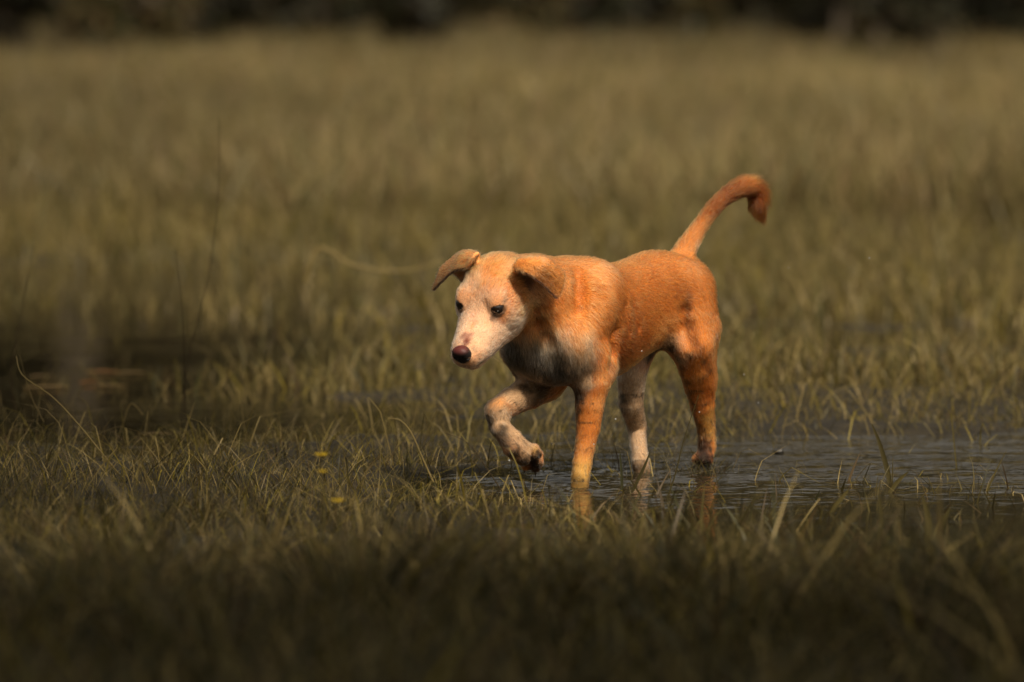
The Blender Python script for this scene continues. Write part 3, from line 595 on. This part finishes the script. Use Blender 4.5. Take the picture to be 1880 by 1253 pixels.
#@@VEG
# ------------------------------------------------------------------ grass
def blades(x, y, z, h, wd, lean, bend, col, az=None, kink=None, ns=4):
    n_ = len(x); az = rng.uniform(0, 2*math.pi, n_) if az is None else az
    la = rng.uniform(0, 2*math.pi, n_)
    t = np.linspace(0, 1, ns+1)[None, :]
    off = h[:, None]*(lean[:, None]*t+bend[:, None]*t**2.2)
    if kink is not None:
        kt = kink[:, None]; off = off+h[:, None]*np.maximum(t-kt, 0)*1.3
        zz = h[:, None]*(np.minimum(t, kt)+np.maximum(t-kt, 0)*rng.uniform(-.9, .5, n_)[:, None])
    else: zz = h[:, None]*t*(1-.35*np.clip(bend, 0, 1)[:, None]*t)
    cx = x[:, None]+off*np.cos(la)[:, None]; cy = y[:, None]+off*np.sin(la)[:, None]; cz = z[:, None]+zz
    ww = wd[:, None]*.5*(np.minimum(1, .75+t*1.2)*(1-t**2.5)+.04)
    V = np.empty((n_, ns+1, 2, 3), np.float32)
    for k, sg in enumerate((-1, 1)):
        V[:, :, k, 0] = cx+sg*ww*np.cos(az)[:, None]; V[:, :, k, 1] = cy+sg*ww*np.sin(az)[:, None]; V[:, :, k, 2] = cz
    base = (np.arange(n_)*(ns+1)*2)[:, None]+np.arange(ns)[None]*2
    Fq = np.stack([base, base+1, base+3, base+2], -1).reshape(-1, 4)
    cc = np.repeat(col, (ns+1)*2, 0)
    tt = np.repeat(np.tile(t[0], n_), 2)
    return V.reshape(-1, 3), Fq, cc
def veg_mat(name, rough=.5, trans=.35, spec=.3):
    m = bpy.data.materials.new(name); m.use_nodes = True; n = m.node_tree; b = n.nodes['Principled BSDF']
    at = node(n, 'ShaderNodeAttribute', attribute_name='tint'); n.links.new(at.outputs['Color'], b.inputs['Base Color'])
    b.inputs['Roughness'].default_value = rough; b.inputs['Specular IOR Level'].default_value = spec
    tr = node(n, 'ShaderNodeBsdfTranslucent'); n.links.new(at.outputs['Color'], tr.inputs['Color'])
    mx = node(n, 'ShaderNodeMixShader'); mx.inputs[0].default_value = trans
    n.links.new(b.outputs[0], mx.inputs[1]); n.links.new(tr.outputs[0], mx.inputs[2]); n.links.new(mx.outputs[0], n.nodes['Material Output'].inputs[0])
    return m
m_grass = veg_mat('marsh grass')
OLIVE = np.array([.098, .079, .024]); STRAW = np.array([.25, .188, .070]); DGREEN = np.array([.040, .040, .014]); BROWN = np.array([.085, .055, .022]); YEL = np.array([.20, .155, .022])
def pick(n_, probs, cols, v=.22):
    k = rng.choice(len(cols), n_, p=probs); c = np.array(cols)[k]*np.clip(rng.normal(1, v, n_), .4, 1.8)[:, None]
    return c
def scatter(y0, y1, n_, m0=.0, wf=.1, pw_=1.0):
    y = y0+(y1-y0)*rng.random(n_)**pw_; hw = wf*y+m0; return rng.uniform(-1, 1, n_)*hw, y
parts = []
def add_grass(x, y, h, wd, lean, bend, col, kink=None, ns=4, sink=.01):
    parts.append(blades(x, y, ground_z(x, y)-sink, h, wd, lean, bend, col, kink=kink, ns=ns))
def flush(name, label):
    global parts
    off = 0; Vs = []; Fs = []; Cs = []
    for V, Fq, c in parts: Vs.append(V); Fs.append(Fq+off); Cs.append(c); off += len(V)
    o = mesh_np(name, np.concatenate(Vs), np.concatenate(Fs), m_grass, None, np.concatenate(Cs)); tag(o, label, 'grass', kind='stuff'); parts = []
    return o
# foreground sward, tufted, tall towards the camera
x, y = scatter(6.3, 10.4, 105000, .55, .1)
tuft = vnoise(x*5, y*3.2, 11)*.5+vnoise(x*14, y*9, 12)*.4
wet = pools(x, y); keep = (rng.random(len(x)) < np.clip(.55+tuft*.8, .04, 1)*np.clip(1-1.3*wet, .06, 1)*(1-.45*sm(9.6, 10.4, y)))
x, y, tuft = x[keep], y[keep], tuft[keep]; n_ = len(x)
hh = rng.uniform(.02, .075, n_)*(1+1.1*np.clip(tuft, -.6, 1))*(2.3-1.5*sm(8.0, 9.9, y)); hh *= 1+.6*(rng.random(n_) < .06)
add_grass(x, y, hh, rng.gamma(4, .00062, n_)*(1.7-.8*sm(8.2, 10.0, y)), rng.uniform(0, .7, n_), rng.uniform(0, 1.1, n_), pick(n_, [.34, .15, .31, .16, .04], [OLIVE, STRAW, DGREEN*.8, BROWN*.9, YEL], .4), ns=3)
# around the dog's depth: short stubble, kinked straws, sparse in the water
x, y = scatter(10.0, 13.6, 90000, .7, .1)
tuft = vnoise(x*6, y*4, 21)*.5+vnoise(x*17, y*12, 22)*.5; wet = pools(x, y)
keep = rng.random(len(x)) < np.clip(.50+tuft*.9, .03, 1)*np.clip(1-1.1*wet, .20, 1)*(1-.3*sm(12, 13.5, y))
x, y = x[keep], y[keep]; n_ = len(x)
hh = rng.gamma(3, .0105, n_)*(1+.8*np.clip(vnoise(x*3, y*2, 24), -.6, 1))+.010
add_grass(x, y, hh, rng.uniform(.0007, .0024, n_), rng.uniform(0, .8, n_), rng.uniform(0, 1.0, n_), pick(n_, [.33, .24, .23, .14, .06], [OLIVE, STRAW, DGREEN, BROWN, YEL], .32), ns=3)
x, y = scatter(9.4, 14.5, 9500, .7, .1); keep = rng.random(len(x)) < np.clip(1-.8*pools(x, y), .15, 1); x, y = x[keep], y[keep]; n_ = len(x)
add_grass(x, y, rng.gamma(4, .016, n_)+.02, rng.uniform(.0009, .0030, n_), rng.uniform(.1, .7, n_), rng.uniform(0, .4, n_), pick(n_, [.5, .3, .2], [STRAW, YEL, OLIVE]), kink=rng.uniform(.45, .8, n_), ns=6)
# dark tufts where the hind feet stand
for (fx, fy, fb, k_) in ((1297, 848, .045, 260), (1180, 880, -.03, 110), (1063, 900, .05, 60)):
    c_ = to_world(D(fx, fy, fb)); x = rng.normal(c_[0]+.004, .030, k_); y = rng.normal(c_[1]-.075, .035, k_)
    add_grass(x, y, rng.uniform(.02, .05, k_), rng.uniform(.001, .0024, k_), rng.uniform(.1, .7, k_), rng.uniform(0, .8, k_), pick(k_, [.35, .4, .25], [OLIVE*.7, DGREEN*.7, BROWN*.7]), ns=3)
# broad wet blades in the right-hand water
n_ = 950; x = rng.uniform(.25, 1.3, n_); y = rng.normal(10.1, .36, n_)
add_grass(x, y, rng.uniform(.035, .13, n_), rng.uniform(.002, .008, n_), rng.uniform(.1, .6, n_), rng.uniform(0, .5, n_), pick(n_, [.5, .3, .2], [OLIVE, DGREEN, BROWN]), ns=6)
flush('grass', 'short olive and straw coloured grass growing round the puddles and in front of the dog')
# mid zone and far meadow
x, y = scatter(13.4, 22, 90000, .8, .1, 1.1)
tuft = vnoise(x*2.2, y*1.2, 31)*.6+vnoise(x*7, y*4, 32)*.4; wet = pools(x, y)
keep = rng.random(len(x)) < np.clip(.5+tuft*.9, .04, 1)*np.clip(1-1.25*wet, .03, 1); x, y, tuft = x[keep], y[keep], tuft[keep]; n_ = len(x)
gl = (1-.45*sm(.0, -1.2, x))[:, None]
hh = rng.uniform(.05, .14, n_)*(1+.5*tuft)*(1+.6*sm(15, 22, y))
add_grass(x, y, hh, rng.uniform(.003, .007, n_), rng.uniform(0, .4, n_), rng.uniform(0, .7, n_), pick(n_, [.46, .26, .12, .10, .06], [OLIVE*1.4+.008, STRAW, DGREEN*1.3, BROWN, YEL]), ns=3)
flush('marsh_grass', 'soft clumpy olive grass between the puddles and the far meadow')
x, y = scatter(21, 71, 160000, .8, .1, 1.25)
t1 = vnoise(x*.9, y*.30, 41); t2 = vnoise(x*.35+9, y*.12, 42); n_ = len(x)
hh = rng.uniform(.14, .36, n_)*(1+.45*t1)
c = pick(n_, [.46, .28, .10, .16], [OLIVE*1.6+.020, STRAW*1.1+.016, DGREEN*1.9+.01, np.array([.20, .135, .07])], .12)*(1+.22*t1+.25*t2)[:, None]*(.95-.42*sm(42, 64, y)-.22*sm(-.02, -.09, x/y))[:, None]  # falloff of light towards far and left painted into the blade colour
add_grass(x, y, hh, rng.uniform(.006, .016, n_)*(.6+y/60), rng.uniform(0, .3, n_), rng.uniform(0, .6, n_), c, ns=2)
x, y = scatter(21, 90, 90000, 3.0, .24, 1.1); n_ = len(x); k_ = np.abs(x) > .1*y+.7; x, y = x[k_], y[k_]; n_ = len(x)
add_grass(x, y, rng.uniform(.16, .38, n_), rng.uniform(.02, .05, n_), rng.uniform(0, .3, n_), rng.uniform(0, .6, n_), pick(n_, [.5, .3, .2], [OLIVE*1.5+.01, STRAW, DGREEN*1.8], .15), ns=2)
flush('meadow_grass', 'tall blurred olive brown meadow grass filling the distance behind the dog')

# ------------------------------------------------------------------ single stalks, leaves, flowers, drops
def tube(P, r, mat, name, parent=None, col=None, seg=6):
    P = np.array(P, float); r = np.broadcast_to(r, len(P)); V = []; Fq = []
    T = np.gradient(P, axis=0); T /= np.linalg.norm(T, axis=1)[:, None]
    for p, t, rr in zip(P, T, r):
        a = np.cross(t, [0.3, .9, .1]); a /= np.linalg.norm(a); b_ = np.cross(t, a)
        for q in range(seg): V.append(p+rr*(math.cos(2*math.pi*q/seg)*a+math.sin(2*math.pi*q/seg)*b_))
    for k in range(len(P)-1):
        for q in range(seg): Fq.append([k*seg+q, k*seg+(q+1) % seg, (k+1)*seg+(q+1) % seg, (k+1)*seg+q])
    return mesh_np(name, V, Fq, mat, parent, None if col is None else np.tile(col, (len(V), 1)))
def curve_pts(pts, n_=18):
    T = np.array(pts, float); x = np.linspace(0, len(T)-1, n_); i0 = np.clip(x.astype(int), 0, len(T)-2); f = (x-i0)[:, None]
    P0 = T[np.clip(i0-1, 0, len(T)-1)]; P1 = T[i0]; P2 = T[i0+1]; P3 = T[np.clip(i0+2, 0, len(T)-1)]
    return .5*((2*P1)+(-P0+P2)*f+(2*P0-5*P1+4*P2-P3)*f*f+(-P0+3*P1-3*P2+P3)*f**3)
def stalk(pxs, Y, r, col, label, dY=0, group=None, flat=False):
    P = curve_pts([at_depth(px, py, Y+dY*k/max(1, len(pxs)-1)) for k, (px, py) in enumerate(pxs)], 22)
    rr = np.linspace(r, r*.35, len(P)); name = 'tall_grass' if flat else 'grass_stalk'
    if flat:
        V = []; Fq = []; T = np.gradient(P, axis=0); T /= np.linalg.norm(T, axis=1)[:, None]
        s_ = np.cross(T, [0, 1, 0.15]); s_ /= np.maximum(np.linalg.norm(s_, axis=1), 1e-6)[:, None]; t = np.linspace(0, 1, len(P)); wv = r*(np.minimum(1, .6+t*2)*(1-t**3)+.05)
        for k in range(len(P)):
            V += [P[k]-s_[k]*wv[k], P[k]+np.array([0, wv[k]*.35, 0]), P[k]+s_[k]*wv[k]]
        for k in range(len(P)-1): Fq += [[3*k, 3*k+1, 3*k+4, 3*k+3], [3*k+1, 3*k+2, 3*k+5, 3*k+4]]
        o = mesh_np(name, V, Fq, m_grass, None, np.tile(col, (len(V), 1)))
    else: o = tube(P, rr, m_grass, name, None, col)
    return tag(o, label, 'grass blade' if flat else 'grass stalk', group)
stalk([(332, 812), (336, 740), (346, 655), (360, 600), (380, 520), (394, 430), (402, 330), (402, 215)], 12.4, .0015, BROWN*.35, 'tall thin dark grass stalk standing highest of all at the left')
stalk([(342, 805), (340, 740), (338, 660), (336, 600), (332, 540), (322, 460)], 12.1, .0016, BROWN*.35, 'shorter thin dark stalk just left of the tallest stalk')
stalk([(216, 868), (185, 830), (140, 775), (95, 728), (42, 690), (30, 655)], 11.1, .0022, STRAW*.8, 'long pale straw leaning over to the upper left near the left edge', dY=.3)
stalk([(80, 775), (60, 735), (48, 700), (36, 650)], 11.6, .0014, STRAW*.55, 'thin bent straw close to the left edge above the long pale straw')
stalk([(262, 762), (240, 742), (222, 790), (205, 830)], 12.0, .0020, STRAW*.8, 'kinked dry straw with a folded tip beside the left puddle')
stalk([(30, 760), (20, 690), (35, 600), (62, 450)], 12.6, .0022, BROWN*.5, 'faint dark stalk leaning right at the far left edge')
stalk([(232, 560), (226, 480), (222, 440)], 15.8, .0055, STRAW*.45, 'blurred pale reed standing in the far left water')
stalk([(560, 520), (585, 455), (640, 484), (700, 497), (760, 495), (815, 478)], 14.6, .0050, STRAW*1.2, 'pale blurred stalk arching towards the back of the dog head')
stalk([(795, 885), (775, 840), (755, 795), (735, 772), (712, 768)], 10.6, .0020, STRAW, 'bent straw with a drooping tip left of the raised paw')
stalk([(920, 900), (900, 870), (860, 815), (815, 795)], 10.8, .0013, BROWN*.6, 'fine dark stem arching up to the left below the raised paw')
stalk([(1222, 925), (1240, 870), (1258, 800), (1283, 725)], 10.75, .0017, OLIVE*.7, 'slender green stem crossing in front of the left hind leg')
stalk([(1160, 905), (1172, 880), (1186, 850), (1194, 828)], 10.75, .0030, OLIVE*.5, 'dark upright blade in front of the inner hind foot', flat=True)
stalk([(1142, 900), (1141, 870), (1138, 828)], 10.75, .0026, DGREEN, 'short dark blade standing between the front foot and the inner hind foot', flat=True)
stalk([(1635, 895), (1628, 860), (1615, 815), (1600, 778)], 11.0, .0048, OLIVE*.6, 'tall dark blade rising out of the bright water at the right', flat=True)
stalk([(1630, 910), (1648, 885), (1668, 866)], 10.8, .0040, OLIVE*.9, 'pale broad blade leaning right beside the tall dark blade', flat=True)
stalk([(1512, 972), (1530, 935), (1560, 897)], 10.4, .0055, OLIVE*1.1, 'broad olive blade slanting to the upper right over dark water', flat=True)
stalk([(1400, 992), (1412, 965), (1428, 940)], 10.3, .0030, STRAW*.9, 'narrow straw coloured blade slanting right in the dark water', flat=True)
stalk([(1700, 1010), (1705, 960), (1692, 905)], 9.9, .0060, OLIVE*.8, 'broad upright blade with curved tip in the right hand clump', flat=True)
stalk([(1720, 1015), (1728, 970), (1745, 930)], 9.9, .0055, OLIVE*.8, 'broad blade leaning right in the right hand clump', flat=True)
stalk([(1610, 1010), (1618, 960), (1612, 893)], 9.9, .0042, OLIVE*.7, 'upright olive blade left of the right hand clump', flat=True)
stalk([(1655, 1150), (1645, 1110), (1638, 1065)], 8.8, .0075, STRAW*.6, 'large blurred pale blade low in the right foreground', flat=True)
stalk([(490, 1030), (505, 985), (517, 950)], 9.0, .0080, STRAW*.75, 'blurred straw blade leaning right in the left foreground', flat=True)
stalk([(900, 1180), (950, 1160), (1020, 1130), (1100, 1070)], 8.5, .0045, STRAW*.5, 'long blurred stem lying across the middle foreground', flat=True)
# dry leaves afloat
def leaf(px, py, ln, wd, ang, col, label):
    p = on_ground(px, py, .004); n_ = 9; t = np.linspace(0, 1, n_); V = []; Fq = []
    ca, sa = math.cos(ang), math.sin(ang)
    for k in range(n_):
        s_ = (t[k]-.5)*ln*1.25; ww = wd*.22*math.sin(math.pi*min(.98, max(.03, t[k])))**.7
        for q in (-1, 0, 1):
            V.append((s_*ca-q*ww*sa, s_*sa+q*ww*ca, abs(q)*.0015+.002*math.sin(t[k]*3.1)))
    for k in range(n_-1): Fq += [[3*k, 3*k+1, 3*k+4, 3*k+3], [3*k+1, 3*k+2, 3*k+5, 3*k+4]]
    o = mesh_np('dry_leaf', V, Fq, m_grass, None, np.tile(col, (len(V), 1))); o.location = p
    return tag(o, label, 'leaf', 'dry leaves floating on the left puddle')
TAN = np.array([.34, .22, .085])
leaf(85, 712, .085, .075, .2, TAN, 'curled tan leaf afloat nearest the left edge')
leaf(75, 692, .050, .09, .4, TAN*.7, 'small dull leaf afloat above the curled tan leaf')
leaf(188, 684, .065, .10, -.1, np.array([.38, .15, .04]), 'orange tinged leaf afloat in the left puddle')
leaf(240, 686, .060, .08, .1, TAN*.9, 'pale tan leaf touching the orange tinged leaf on its right')
leaf(162, 703, .035, .06, .3, np.array([.38, .14, .035]), 'smallest orange leaf afloat below the orange tinged leaf')
leaf(200, 710, .065, .07, .0, TAN*.8, 'long tan leaf afloat below the pale tan leaf')
leaf(285, 798, .060, .05, .05, TAN*.8, 'narrow dry leaf lying on the wet mud nearest the camera')
leaf(40, 792, .055, .05, .2, TAN*.55, 'dull brown leaf on wet mud at the left edge')
m_pet = veg_mat('yellow petals', .6, .4)
def flower(px, py, Y, s_, label):
    c = at_depth(px, py, Y); r_ = empty('yellow_flower', (c[0], c[1], ground_z(np.array([c[0]]), np.array([c[1]]))[0])); tag(r_, label, 'flower', 'small yellow flowers in the grass')
    hz_ = c[2]-r_.location.z
    tube(curve_pts([(0, 0, 0), (.004, 0, hz_*.5), (0, 0, hz_)], 8), .0012, m_grass, 'stem', r_, OLIVE)
    V = []; Fq = []
    for k in range(6):
        a = k*math.pi/3+.2; u_2 = np.array([math.cos(a), math.sin(a), .35]); v_2 = np.array([-math.sin(a), math.cos(a), 0]); b0_ = len(V)
        for t, wv in ((.05, .1), (.45, .42), (.8, .38), (1, .08)):
            for q in (-1, 1): V.append(u_2*t*s_+v_2*q*wv*s_+np.array([0, 0, hz_]))
        for j_ in range(3): Fq.append([b0_+2*j_, b0_+2*j_+1, b0_+2*j_+3, b0_+2*j_+2])
    mesh_np('petals', V, Fq, m_pet, r_, np.tile(np.array([.55, .38, .02]), (len(V), 1)))
flower(590, 838, 9.7, .014, 'upper yellow flower left of the dog')
flower(592, 868, 9.5, .010, 'middle yellow flower, smallest and dullest')
flower(620, 922, 9.4, .013, 'lowest yellow flower in the foreground grass')
m_drop, n, b = mat_new('clear water drop'); b.inputs['Base Color'].default_value = (.9, .95, 1, 1); b.inputs['Roughness'].default_value = .05; b.inputs['Transmission Weight'].default_value = .6; b.inputs['IOR'].default_value = 1.33
def drop(px, py, Y, r, label):
    c = at_depth(px, py, Y); o = uv_sphere('water_drop', (0, 0, 0), (r, r, r*1.1), m_drop, None, seg=10); o.location = c; tag(o, label, 'water drop', 'drops of water thrown up by the dog')
for a in [(1178, 645, 11.02, .0013, 'water drop glinting on the lower flank of the dog'), (1130, 770, 11.0, .0016, 'water drop in the air between front leg and inner hind leg'), (1284, 757, 11.15, .0013, 'water drop in front of the left hind leg'),
          (1366, 688, 11.3, .0011, 'upper water drop in the air behind the hind leg'), (1392, 740, 11.4, .0011, 'lower water drop in the air behind the hind leg'), (1596, 474, 11.4, .0012, 'water drop farthest right high above the puddle'),
          (1448, 492, 11.4, .0009, 'tiny water drop in the air below the tail'), (1282, 436, 11.35, .0011, 'water drop against the base of the tail'), (935, 846, 10.75, .0016, 'water drop splashing just below the raised paw'), (1090, 816, 10.85, .0013, 'water drop clinging to the standing foreleg')]: drop(*a)
m_stone, n, b = mat_new('wet dark stone'); b.inputs['Base Color'].default_value = (.02, .018, .014, 1); b.inputs['Roughness'].default_value = .4
def clod(px, py, r, label):
    p = on_ground(px, py, .0); o = uv_sphere('mud_clod', (0, 0, 0), (r, r, r*.8), m_stone, None, seg=14); me = o.data
    for v in me.vertices: v.co *= 1+.18*math.sin(v.co.x*300+v.co.y*200)+.1*math.sin(v.co.z*500)
    o.location = p+np.array([0, 0, r*.2]); tag(o, label, 'mud clod')
clod(1429, 832, .010, 'dark wet mud clod poking out of the puddle behind the hind leg')
clod(1392, 690, .010, 'small dark clod in the blurred grass behind the dog')

# ------------------------------------------------------------------ trees and shrubs beyond the meadow
m_leaf = veg_mat('tree leaves', .6, .3)
m_bark, n, b = mat_new('grey brown bark'); tcb = node(n, 'ShaderNodeTexCoord'); nb = node(n, 'ShaderNodeTexNoise'); nb.inputs['Scale'].default_value = 9; nb.inputs['Detail'].default_value = 6
crb = node(n, 'ShaderNodeValToRGB'); crb.color_ramp.elements[0].color = (.05, .04, .028, 1); crb.color_ramp.elements[1].color = (.20, .16, .11, 1)
n.links.new(tcb.outputs['Object'], nb.inputs['Vector']); n.links.new(nb.outputs['Fac'], crb.inputs[0]); n.links.new(crb.outputs[0], b.inputs['Base Color']); b.inputs['Roughness'].default_value = .9
def leaf_cloud(centers, radii, n_, size, cols):
    k = rng.choice(len(centers), n_, p=np.array(radii)**2/np.sum(np.array(radii)**2)); d = rng.normal(size=(n_, 3)); d /= np.linalg.norm(d, axis=1)[:, None]
    P = np.array(centers)[k]+d*(np.array(radii)[k]*rng.random(n_)**.45)[:, None]*np.array([1, 1, .75])
    a = rng.normal(size=(n_, 3)); a /= np.linalg.norm(a, axis=1)[:, None]; b_ = np.cross(a, rng.normal(size=(n_, 3))); b_ /= np.linalg.norm(b_, axis=1)[:, None]
    s_ = size*rng.uniform(.6, 1.4, n_)[:, None]
    V = np.stack([P-a*s_, P-b_*s_*.45, P+a*s_, P+b_*s_*.45], 1).reshape(-1, 3); Fq = np.arange(n_*4).reshape(-1, 4)
    c = np.array(cols)[rng.choice(len(cols), n_)]*np.clip(rng.normal(1, .25, n_), .4, 1.7)[:, None]
    return V, Fq, np.repeat(c, 4, 0)
def tree(x, y, h, cr, tr_, label, group, nl=3500, size=.14, low=.32, base=None):
    z0 = ground_z(np.array([x]), np.array([y]))[0]-.05; t = empty('tree', (x, y, z0)); tag(t, label, 'tree', group)
    ts = np.linspace(0, 1, 9); wob = rng.normal(0, .05, 2)
    P = [(math.sin(q*3)*wob[0]*h*.4, math.sin(q*2.3)*wob[1]*h*.4, q*h*.8) for q in ts]
    tube(P, tr_*(1.25-ts), m_bark, 'trunk', t, seg=10)
    cs, rs = [], []
    for k in range(9):
        a = rng.uniform(0, 6.28); q = rng.uniform(low, .85); rr = cr*rng.uniform(.3, .75)*(1.1-.5*q); c = np.array([math.cos(a)*rr, math.sin(a)*rr, h*q+rng.uniform(0, .1)*h]); cs.append(c); rs.append(cr*rng.uniform(.32, .5))
        j_ = int(np.clip(q*8, 1, 7)); s0 = np.array(P[max(1, j_-2)]); tube(curve_pts([s0, (s0+c)/2+np.array([0, 0, .1]), c], 6), np.linspace(tr_*.4, tr_*.1, 6), m_bark, 'limb', t, seg=6)
    V, Fq, c = leaf_cloud(cs, rs, nl, size, [DGREEN*.9, OLIVE*.7, DGREEN*1.3]); mesh_np('crown', V, Fq, m_leaf, t, c, smooth=False)
    return t
def bush(x, y, wd, h, label, group, cols, nl=1500, size=.09):
    z0 = ground_z(np.array([x]), np.array([y]))[0]; t = empty('bush', (x, y, z0)); tag(t, label, 'bush', group)
    cs, rs = [], []
    for k in range(11):
        c = np.array([rng.uniform(-.5, .5)*wd, rng.uniform(-.35, .35)*wd, rng.uniform(.02, .7)*h]); cs.append(c); rs.append(min(wd*.36, h*.45)*rng.uniform(.8, 1.2))
        if k < 4: tube([(0, 0, -.05), tuple(c*.5), tuple(c)], [.03, .02, .008], m_bark, 'stem', t, seg=5)
    V, Fq, c = leaf_cloud(cs, rs, nl, size, cols); V[:, 2] = np.maximum(V[:, 2], 0); mesh_np('foliage', V, Fq, m_leaf, t, c, smooth=False)
def px_x(px, Y): return (px-940)/FOCAL_PX*Y
DK = [DGREEN*.30, DGREEN*.5, BROWN*.25]; MIDC = [OLIVE*.7, DGREEN*.9, BROWN*.7]  # first set is near black: undergrowth shade put into the leaf colour
BZ = .63
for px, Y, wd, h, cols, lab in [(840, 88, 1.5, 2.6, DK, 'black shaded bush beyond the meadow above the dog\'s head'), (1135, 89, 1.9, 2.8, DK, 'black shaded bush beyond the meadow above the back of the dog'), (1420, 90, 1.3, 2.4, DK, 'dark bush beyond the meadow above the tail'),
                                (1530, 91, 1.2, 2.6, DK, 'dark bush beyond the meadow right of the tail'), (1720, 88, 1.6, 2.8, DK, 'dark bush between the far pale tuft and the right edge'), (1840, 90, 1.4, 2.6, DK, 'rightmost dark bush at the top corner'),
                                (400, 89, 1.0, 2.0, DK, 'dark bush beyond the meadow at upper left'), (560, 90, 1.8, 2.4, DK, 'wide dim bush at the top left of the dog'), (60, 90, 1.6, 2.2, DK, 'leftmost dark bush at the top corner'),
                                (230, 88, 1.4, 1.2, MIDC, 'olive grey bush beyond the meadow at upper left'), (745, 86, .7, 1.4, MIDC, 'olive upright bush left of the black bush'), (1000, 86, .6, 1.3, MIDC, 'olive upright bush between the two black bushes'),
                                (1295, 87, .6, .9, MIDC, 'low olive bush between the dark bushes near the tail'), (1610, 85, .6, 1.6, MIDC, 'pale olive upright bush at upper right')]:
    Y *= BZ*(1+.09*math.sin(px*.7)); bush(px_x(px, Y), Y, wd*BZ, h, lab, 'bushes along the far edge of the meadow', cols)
for k, (px, Y, h, cr) in enumerate([(-400, 100, 9, 3.4), (-120, 104, 11, 3.6), (150, 99, 10, 3.4), (420, 103, 12, 3.8), (700, 98, 10, 3.5), (960, 102, 12, 3.8), (1240, 99, 11, 3.6), (290, 108, 12, 3.8), (-260, 110, 12, 3.8), (20, 109, 12, 3.8), (560, 110, 12, 3.8), (830, 109, 12, 3.8), (1100, 110, 12, 3.8), (1500, 103, 12, 3.8), (1780, 98, 10, 3.6), (2050, 102, 11, 3.6), (2350, 99, 9, 3.4)]):
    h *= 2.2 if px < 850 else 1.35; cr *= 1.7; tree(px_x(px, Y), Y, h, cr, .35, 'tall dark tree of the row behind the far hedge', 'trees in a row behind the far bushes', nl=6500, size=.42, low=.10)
FILL = [('dim low bush', [DGREEN*.6, BROWN*.4]), ('brownish low bush', [BROWN*1.1, OLIVE*.7, DGREEN*.9]), ('grey green low bush', [DGREEN*.9+.01, OLIVE*.4, DGREEN*.5])]
for k, px in enumerate(range(-120, 2010, 92)):
    nm, cl = FILL[(k*7) % 3 if k % 4 else 0]; Yb = 72+(k*37 % 9); bush(px_x(px, Yb), Yb, 1.25, 1.3+(k*13 % 5)*.12, 'dark blurred low bush of the hedge closing the far side of the meadow', 'low bushes of the far hedge line', cl, 2400, .11)
# unseen trees added for their shade on the foreground and left side
def added_shade_tree(gx_, gy_, zc_, rx, ry, trunk_xy, nl, label, k=26):
    c = np.array([gx_, gy_, 0])+np.array(SUN_DIR)*(zc_/SUN_DIR.z); t = empty('tree', (trunk_xy[0], trunk_xy[1], 0)); tag(t, label, 'tree')
    c = c-np.array([trunk_xy[0], trunk_xy[1], 0]); tube(curve_pts([(0, 0, -.1), (.1, .05, zc_*.4), (c[0]*.4, c[1]*.4, zc_*.75), tuple(c)], 12), np.linspace(.2, .08, 12), m_bark, 'trunk', t, seg=10)
    kk = np.arange(k)+.5; a = kk*2.39996; q = np.sqrt(kk/k)*(1+.10*np.sin(kk*5.1)); cs = np.stack([c[0]+rx*q*np.cos(a), c[1]+ry*q*np.sin(a), c[2]+rng.uniform(-.6, .8, k)], 1)
    for cc in cs[:10]: tube(curve_pts([(c[0]*.4, c[1]*.4, zc_*.75), tuple((np.array([c[0]*.4, c[1]*.4, zc_*.75])+cc)/2+np.array([0, 0, .2])), tuple(cc)], 6), np.linspace(.06, .02, 6), m_bark, 'limb', t, seg=5)
    V, Fq, col = leaf_cloud(cs, np.full(k, .62), nl, .09, [DGREEN, OLIVE*.7]); mesh_np('crown', V, Fq, m_leaf, t, col, smooth=False)
added_shade_tree(.0, 6.15, 6.8, 3.8, 2.2, (3.2, .9), 40000, 'unseen broad tree added right of the camera to shade the foreground grass', 80)
added_shade_tree(-1.95, 12.4, 7.0, 1.25, 4.4, (-3.4, 7.6), 15000, 'unseen slanting tree added left of the view to shade the left puddle', 26)
